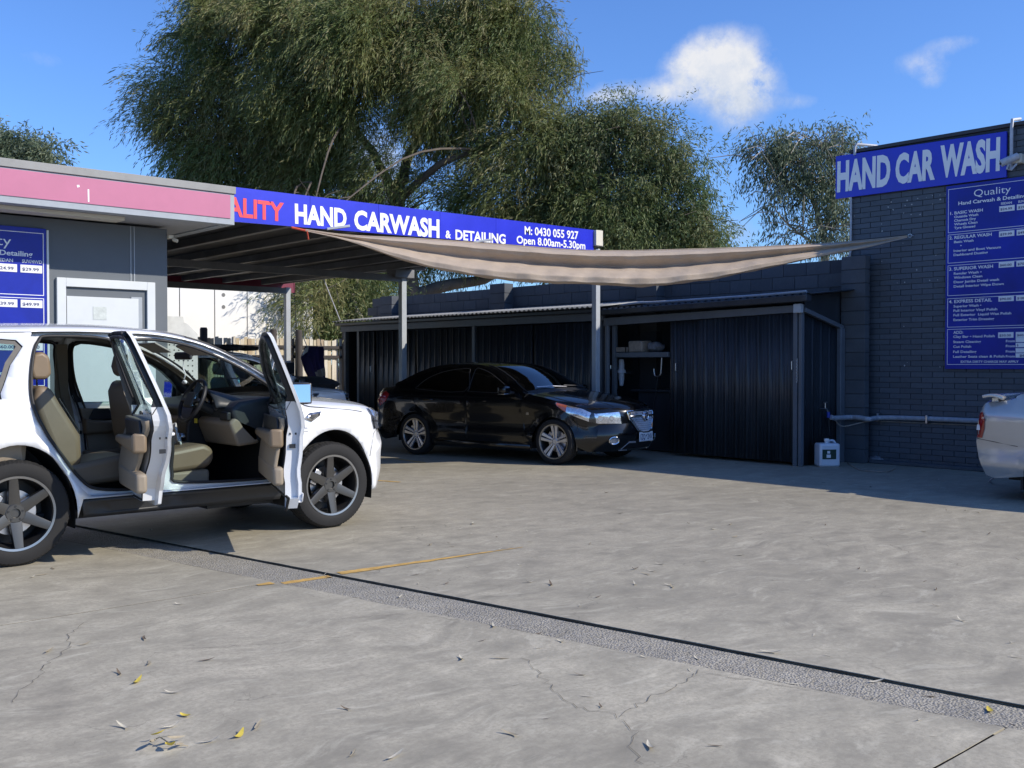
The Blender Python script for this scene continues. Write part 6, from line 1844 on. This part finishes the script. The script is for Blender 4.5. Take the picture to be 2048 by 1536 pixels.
LEFT = Vector((-CA, SA, 0))      # wind blows towards the left of the picture
Zb = 34.0
A = lambda x, y, dz=0: tuple(at(x, y, Zb + dz))
gz = lambda x, Z: tuple(Vector((at(x, 700, Z).x, at(x, 700, Z).y, 0)))
limbs = [([gz(850, Zb), A(835, 640), A(815, 540), A(798, 440), A(806, 360), A(840, 270)], .42, .14),
         ([A(800, 420), A(760, 330), A(700, 240), A(640, 160, 1)], .20, .06),
         ([A(800, 400), A(880, 330, -1), A(960, 300, -1), A(1060, 250, -1)], .16, .04),
         ([A(838, 590), A(890, 572), A(985, 552, .5), A(1060, 480, .5), A(1130, 390, 0)], .26, .08),
         ([A(815, 470), A(740, 430, 1), A(620, 380, 1), A(520, 320, 1)], .20, .06),
         ([A(840, 280), A(900, 180), A(980, 90)], .14, .05), ([A(840, 280), A(800, 170, 1), A(780, 60, 1)], .14, .05)]
bl = pxb(Zb, [(415, 90, 55, 70, 1, 0), (365, 175, 52, 48, 1, 0), (335, 215, 36, 34, .7, 0), (370, 250, 50, 40, 1, 0), (395, 310, 50, 38, 1.1, .5), (470, 190, 90, 90, 1.2, 0), (480, 30, 90, 60, 1, 0), (570, 80, 110, 90, 1.2, -1), (640, -20, 110, 50, 1, 0),
              (600, 220, 110, 90, 1.2, -.5), (700, 110, 120, 100, 1.3, -1.5), (800, 20, 110, 60, 1.2, -1), (830, 110, 100, 80, 1.2, -1), (950, 40, 100, 60, 1.2, -.5), (960, 120, 90, 60, 1.1, -.5), (1050, 60, 60, 55, 1.1, 0), (1060, 150, 50, 50, 1.0, 0), (890, 190, 100, 50, 1.2, -1.5), (1000, 195, 70, 40, 1.0, -1),
              (1125, 100, 26, 34, .5, 0), (1145, 150, 18, 40, .35, 0), (1110, 190, 22, 30, .3, 0), (450, 330, 80, 60, 1.3, .5), (560, 330, 90, 60, 1.3, .5), (650, 310, 70, 70, 1.2, 0), (690, 240, 70, 60, 1, -.5), (420, 400, 60, 40, 1, .5), (620, 400, 60, 40, 1, .5),
              (900, 270, 50, 34, .6, 0), (840, 240, 50, 34, .9, -.5), (960, 250, 50, 34, .8, 0), (860, 390, 50, 36, .8, 0), (950, 400, 60, 40, 1.1, -.5), (1060, 320, 60, 44, 1.1, -1), (1120, 275, 46, 32, .9, -1), (1070, 400, 90, 50, 1.2, -.5), (1180, 430, 60, 40, 1.0, -1), (1100, 470, 100, 36, 1, 0), (1010, 460, 70, 34, 1, 0),
              (520, 440, 80, 50, .9, 0), (605, 535, 50, 40, .9, -7.0), (545, 545, 36, 28, .8, -7.0), (640, 585, 28, 45, .7, -7.0), (600, 600, 24, 34, .35, -7.0), (740, 560, 70, 60, 1.2, 1), (700, 620, 50, 60, 1.2, 1.5), (790, 500, 60, 60, .7, 1), (730, 420, 50, 50, .8, 0), (780, 330, 50, 50, .7, -1), (860, 330, 40, 40, .5, -1), (770, 390, 40, 36, .6, -1), (1010, 300, 50, 30, .6, -1), (860, 520, 60, 40, .5, 1), (930, 520, 60, 30, .6, 1)])
WIND = tuple(LEFT * 1.0)
tree("weeping_tree", "huge weeping willow leaved tree towering behind the blue canopy sign", limbs, bl, M['leafbig'], M['bark'], 36000,
     dict(spread=.30, out=.50, droop=.17, wind=WIND, windk=.045, k=9, per=2, along=1.0, fan=.18, hang=.12, jit=.03, per_clump=56, fill=.88), 21, leaf=(.18, .025), slen=(.6, 1.35))
Zp = 29.0
B_ = lambda x, y, dz=0: tuple(at(x, y, Zp + dz))
limbs = [([gz(700, Zp), B_(690, 700), B_(692, 655), B_(695, 620), B_(682, 585), B_(668, 550)], .11, .03),
         ([B_(693, 640), B_(688, 600), B_(683, 560), B_(675, 535)], .055, .02), ([B_(695, 625), B_(700, 600), B_(712, 585), B_(715, 560), B_(708, 535)], .05, .02), ([B_(709, 582), B_(716, 560), B_(724, 540)], .03, .012),
         ([gz(735, Zp), B_(724, 660), B_(712, 620), B_(703, 600), B_(705, 590)], .10, .07)]
bl = pxb(Zp, [(700, 500, 40, 30, .5, 0), (670, 520, 30, 30, .5, 0), (735, 510, 40, 30, .5, 0)])
tree("pale_stem_tree", "small tree with several pale bare stems just above the long shed roof", limbs, bl, M['leafbig'], M['palebark'], 700,
     dict(spread=.3, out=.5, droop=.3, wind=WIND, windk=.03, k=8, per=2, along=1.0, fan=.25, hang=.3, jit=.04), 5, leaf=(.15, .02), slen=(.6, 1.3))
# dark shrubs low behind the fence
bl = pxb(29.3, [(655, 670, 40, 45, 1, 0), (700, 650, 50, 60, 1.2, 0), (740, 640, 40, 60, 1, 0), (640, 630, 25, 50, .6, 0)])
tree("dark_shrub", "dense dark shrub filling the gap between the pale warehouse and the block wall", [([gz(690, 29.3), tuple(at(690, 700, 29.3))], .1, .05)], bl, M['leafgum'], M['bark'], 1500,
     dict(spread=.3, out=.6, droop=.12, wind=WIND, windk=.0, k=5, per=3, along=.8, fan=.6, hang=.3, jit=.10, zmin=.3), 33, leaf=(.14, .035), slen=(.4, .9))

Zc = 33.0
A = lambda x, y, dz=0: tuple(at(x, y, Zc + dz))
limbs = [([gz(1190, Zc), A(1190, 600), A(1200, 520), A(1210, 450), A(1200, 360), A(1180, 290)], .32, .08),
         ([A(1205, 470), A(1270, 420), A(1320, 370), A(1370, 330)], .14, .04), ([A(1205, 500), A(1290, 470), A(1360, 430), A(1410, 420)], .12, .04), ([A(1200, 400), A(1240, 330), A(1260, 270)], .10, .04)]
bl = pxb(Zc, [(1140, 285, 45, 30, 1, 0), (1185, 262, 42, 22, 1.1, 0), (1250, 262, 38, 26, 1.3, 0), (1300, 285, 34, 24, 1.2, 0), (1220, 310, 80, 45, 1.0, 0), (1310, 330, 45, 40, 1, 0), (1345, 300, 24, 22, .8, 0), (1380, 350, 32, 26, .9, 0), (1395, 385, 26, 26, .8, 0),
              (1280, 400, 70, 50, 1.1, 0), (1360, 430, 50, 30, .6, 0), (1400, 470, 50, 30, 1.0, 0), (1330, 480, 80, 34, 1.2, 0), (1240, 460, 90, 50, 1.1, 0), (1150, 350, 60, 60, 1, 1), (1110, 300, 26, 40, .8, 0), (1130, 440, 60, 60, 1, 1), (1425, 478, 30, 18, .7, 0), (1180, 530, 120, 30, .8, 0)])
tree("leafy_gum_tree", "full green gum tree behind the shade sail, right of the huge weeping tree", limbs, bl, M['leafgum'], M['bark'], 9500,
     dict(spread=.30, out=.8, droop=.16, wind=WIND, windk=.02, k=5, per=3, along=.7, fan=.5, hang=.45, jit=.08, per_clump=50, fill=.74), 8, leaf=(.16, .034), slen=(.3, .8))
Zd = 24.0
A = lambda x, y, dz=0: tuple(at(x, y, Zd + dz))
limbs = [([gz(1665, Zd), A(1655, 600), A(1650, 520), A(1642, 460), A(1625, 400), A(1600, 330)], .14, .04),
         ([A(1645, 470), A(1660, 420), A(1662, 360), A(1650, 300)], .06, .02), ([A(1625, 400), A(1570, 360), A(1530, 320)], .05, .02), ([A(1648, 500), A(1600, 470), A(1575, 450)], .04, .02)]
bl = pxb(Zd, [(1545, 290, 42, 24, .8, 0), (1600, 270, 45, 22, .8, 0), (1660, 285, 50, 24, .8, 0), (1520, 315, 30, 26, .8, 0), (1560, 330, 50, 34, 1, 0), (1630, 330, 60, 40, 1, 0), (1690, 320, 40, 40, .8, 0), (1530, 370, 28, 30, .9, 0),
              (1580, 400, 40, 36, .8, 0), (1650, 400, 60, 40, .8, 0), (1545, 415, 22, 22, .6, 0), (1600, 460, 36, 24, .7, 0), (1580, 475, 20, 18, .8, 0), (1670, 470, 40, 30, .8, 0), (1700, 400, 30, 60, .6, 0)])
tree("slender_gum_tree", "slender open gum tree beside the left end of the HAND CAR WASH sign", limbs, bl, M['leafpale'], M['palebark'], 1900,
     dict(spread=.17, out=.7, droop=.30, wind=WIND, windk=.03, k=5, per=2, along=.7, fan=.40, hang=.9, jit=.05, per_clump=30, fill=.80), 12, leaf=(.12, .028), slen=(.25, .65), extra_tw=.25)
Ze = 45.0
A = lambda x, y, dz=0: tuple(at(x, y, Ze + dz))
bl = pxb(Ze, [(15, 325, 34, 18, 1, 0), (52, 314, 28, 16, 1, 0), (88, 322, 22, 16, .9, 0), (-30, 320, 40, 24, 1, 0), (102, 338, 14, 16, .5, 0), (40, 345, 50, 24, 1, 0), (-100, 330, 50, 40, 1, 0)])
tree("distant_tree", "distant bushy tree top showing above the pink fascia at the left", [([gz(50, Ze), A(50, 450), A(48, 360)], .3, .1)], bl, M['leafpale'], M['bark'], 3600,
     dict(spread=.35, out=.8, droop=.15, wind=WIND, windk=.02, k=5, per=3, along=.7, fan=.5, hang=.4, jit=.12), 14, leaf=(.24, .06), slen=(.5, 1.1))

# =================================================================== fallen leaves
def fleaf(L_, W_, curl, cup):
    g = G(); n = 7
    def fnf(a, b):
        w = W_ * math.sin(math.pi * min(1, a * .96 + .03)) ** .7 * (b - .5)
        return (L_ * (a - .5), w + .10 * L_ * math.sin(a * 2.6), cup * abs(b - .5) * 2 * math.sin(math.pi * a) + curl * (a - .5) ** 2 * 4 + .002)
    return g.grid(fnf, n, 2)
dry = [mat("dry pale leaf", (.50, .46, .36), .7, var=.2, vscale=30), mat("dry brown leaf", (.14, .105, .07), .8, var=.3, vscale=30), mat("dry tan leaf", (.33, .28, .19), .7, var=.2, vscale=30), mat("yellow leaf", (.62, .48, .07), .6, var=.2, vscale=30), mat("olive leaf", (.25, .26, .12), .6, var=.2, vscale=30)]
LM = []
for mi, m in enumerate(dry):
    for k in range(4):
        s = R.uniform(.8, 1.2)
        LM.append((mi, make_mesh("fallen_leaf", fleaf((.11 if mi < 3 else .09) * s, (.016 if mi < 3 else .026) * s * R.uniform(.8, 1.3), R.uniform(.002, .022) * s, R.uniform(.001, .008)), m, angle=80, recalc=False)))
def put_leaf(x, y, mi, label, group=None, sc_=1.0, rz=None):
    me = R.choice([q for i, q in LM if i == mi])
    o = bpy.data.objects.new("fallen_leaf", me); col.objects.link(o)
    p = onG(x, y); inx = u_lo(p.y) < p.x < u_up(p.y)
    o.location = (p.x, p.y, -.010 if inx else .002); o.rotation_euler = (R.uniform(-.15, .15), R.uniform(-.12, .12), R.uniform(0, 6.28) if rz is None else rz)
    o.scale = (sc_ * .8,) * 3
    o["label"] = label; o["category"] = "leaf"
    if group: o["group"] = group
YL = [(273, 1368, "bright yellow leaf on the bare concrete at the lower left, flat on its side"), (471, 1477, "upright yellow leaf with a dark shadow near the bottom left of the yard"),
      (1982, 1422, "yellow brown leaf resting on the coarse strip at the lower right"), (368, 1437, "small lime yellow leaf lying between the two brighter yellow leaves")]
for x, y, lb in YL: put_leaf(x, y, 3, lb, sc_=1.0)
obs = [(355, 1211), (105, 1140), (95, 1307), (290, 1281), (165, 1291), (293, 1332), (410, 1325), (230, 1350), (340, 1388), (710, 1193), (800, 1195), (985, 1258), (1122, 1285), (1075, 1270), (1305, 1500), (690, 1425), (335, 1457), (240, 1461), (515, 1459), (415, 1490), (790, 1522), (700, 1515),
       (1175, 1396), (1160, 1355), (1000, 1318), (920, 1320), (1020, 1475), (1060, 1165), (1052, 1190), (1100, 1170), (1270, 1140), (1320, 1130), (1340, 1172), (1410, 1125), (1480, 1115), (1590, 1366), (1545, 1312), (1760, 1362), (1930, 1243), (1850, 1063), (1805, 1060), (1960, 1028), (1975, 1020),
       (950, 1040), (948, 1048), (1020, 1020), (1060, 1085), (920, 1060), (860, 1090), (905, 1095), (830, 1150), (1000, 1100), (1255, 1110), (1240, 1050), (1460, 1050), (1470, 1075), (1245, 1095), (1180, 1090), (865, 1000), (1035, 940), (1180, 940), (1170, 946), (1215, 985), (1060, 940), (1430, 1060), (1345, 1175), (1305, 1145), (1270, 1170), (1290, 1150),
       (750, 965), (770, 967), (1800, 985), (1850, 955), (1890, 965), (1950, 975), (1700, 970), (1745, 975), (1445, 925), (1475, 930), (1560, 940), (1390, 935), (80, 1152), (60, 1155), (650, 1150), (660, 1152), (670, 1150), (640, 1149), (1180, 920), (300, 1060), (480, 1040), (560, 1052), (440, 1050)]
for i, (x, y) in enumerate(obs):
    mi = R.choice([0, 0, 0, 2, 1]); 
    put_leaf(x + R.uniform(-2, 2), y + R.uniform(-2, 2), mi, ["small pale dry leaf scattered on the concrete yard", "small dark brown dry leaf scattered on the concrete yard", "small tan dry leaf scattered on the concrete yard"][[0, 1, 2].index(mi)],
             ["pale dry leaves scattered on the yard", "dark dry leaves scattered on the yard", "tan dry leaves scattered on the yard"][mi], sc_=R.uniform(.6, 1.15))
for i in range(70):
    x = R.uniform(780, 2040); y = 960 + 560 * R.random() ** 2.0
    put_leaf(x, y, 0 if R.random() < .6 else 1, "", "", sc_=R.uniform(.35, .7))
    o = col.objects[-1]
    k = 0 if o.data.materials[0] == dry[0] else 1
    o["label"] = ["small pale dry leaf scattered on the concrete yard", "small dark brown dry leaf scattered on the concrete yard"][k]; o["group"] = ["pale dry leaves scattered on the yard", "dark dry leaves scattered on the yard"][k]
# fallen sprig at the bottom left
sp = thing("gum_sprig", "broken sprig of yellowing gum leaves lying at the bottom left of the yard", "sprig", tuple(onG(330, 1503)))
c0 = onG(315, 1495); c1 = onG(372, 1500)
obj("twig", G().tube([onG(300, 1492) + Vector((0, 0, .01)), c0 + Vector((0, 0, .03)), onG(335, 1505) + Vector((0, 0, .025)), c1 + Vector((0, 0, .006))], .0025, 5), dry[2], sp)
for (x, y, rz, mi, h) in ((300, 1503, .9, 2, .02), (322, 1497, 2.1, 0, .03), (335, 1508, 1.5, 3, .02), (355, 1501, .7, 2, .01), (312, 1490, 2.6, 3, .03), (345, 1495, .3, 2, .02)):
    me = R.choice([q for i, q in LM if i == mi]); o = bpy.data.objects.new("leaf", me); col.objects.link(o)
    p = onG(x, y); o.location = (p.x, p.y, h); o.rotation_euler = (.5, .3, rz); o.scale = (.75,) * 3; tie(o, sp)

# sign of the empty: nothing stays unlabelled
sh2["label"] = "dark steel shed with sliding doors and an open bay beside the brick wall"
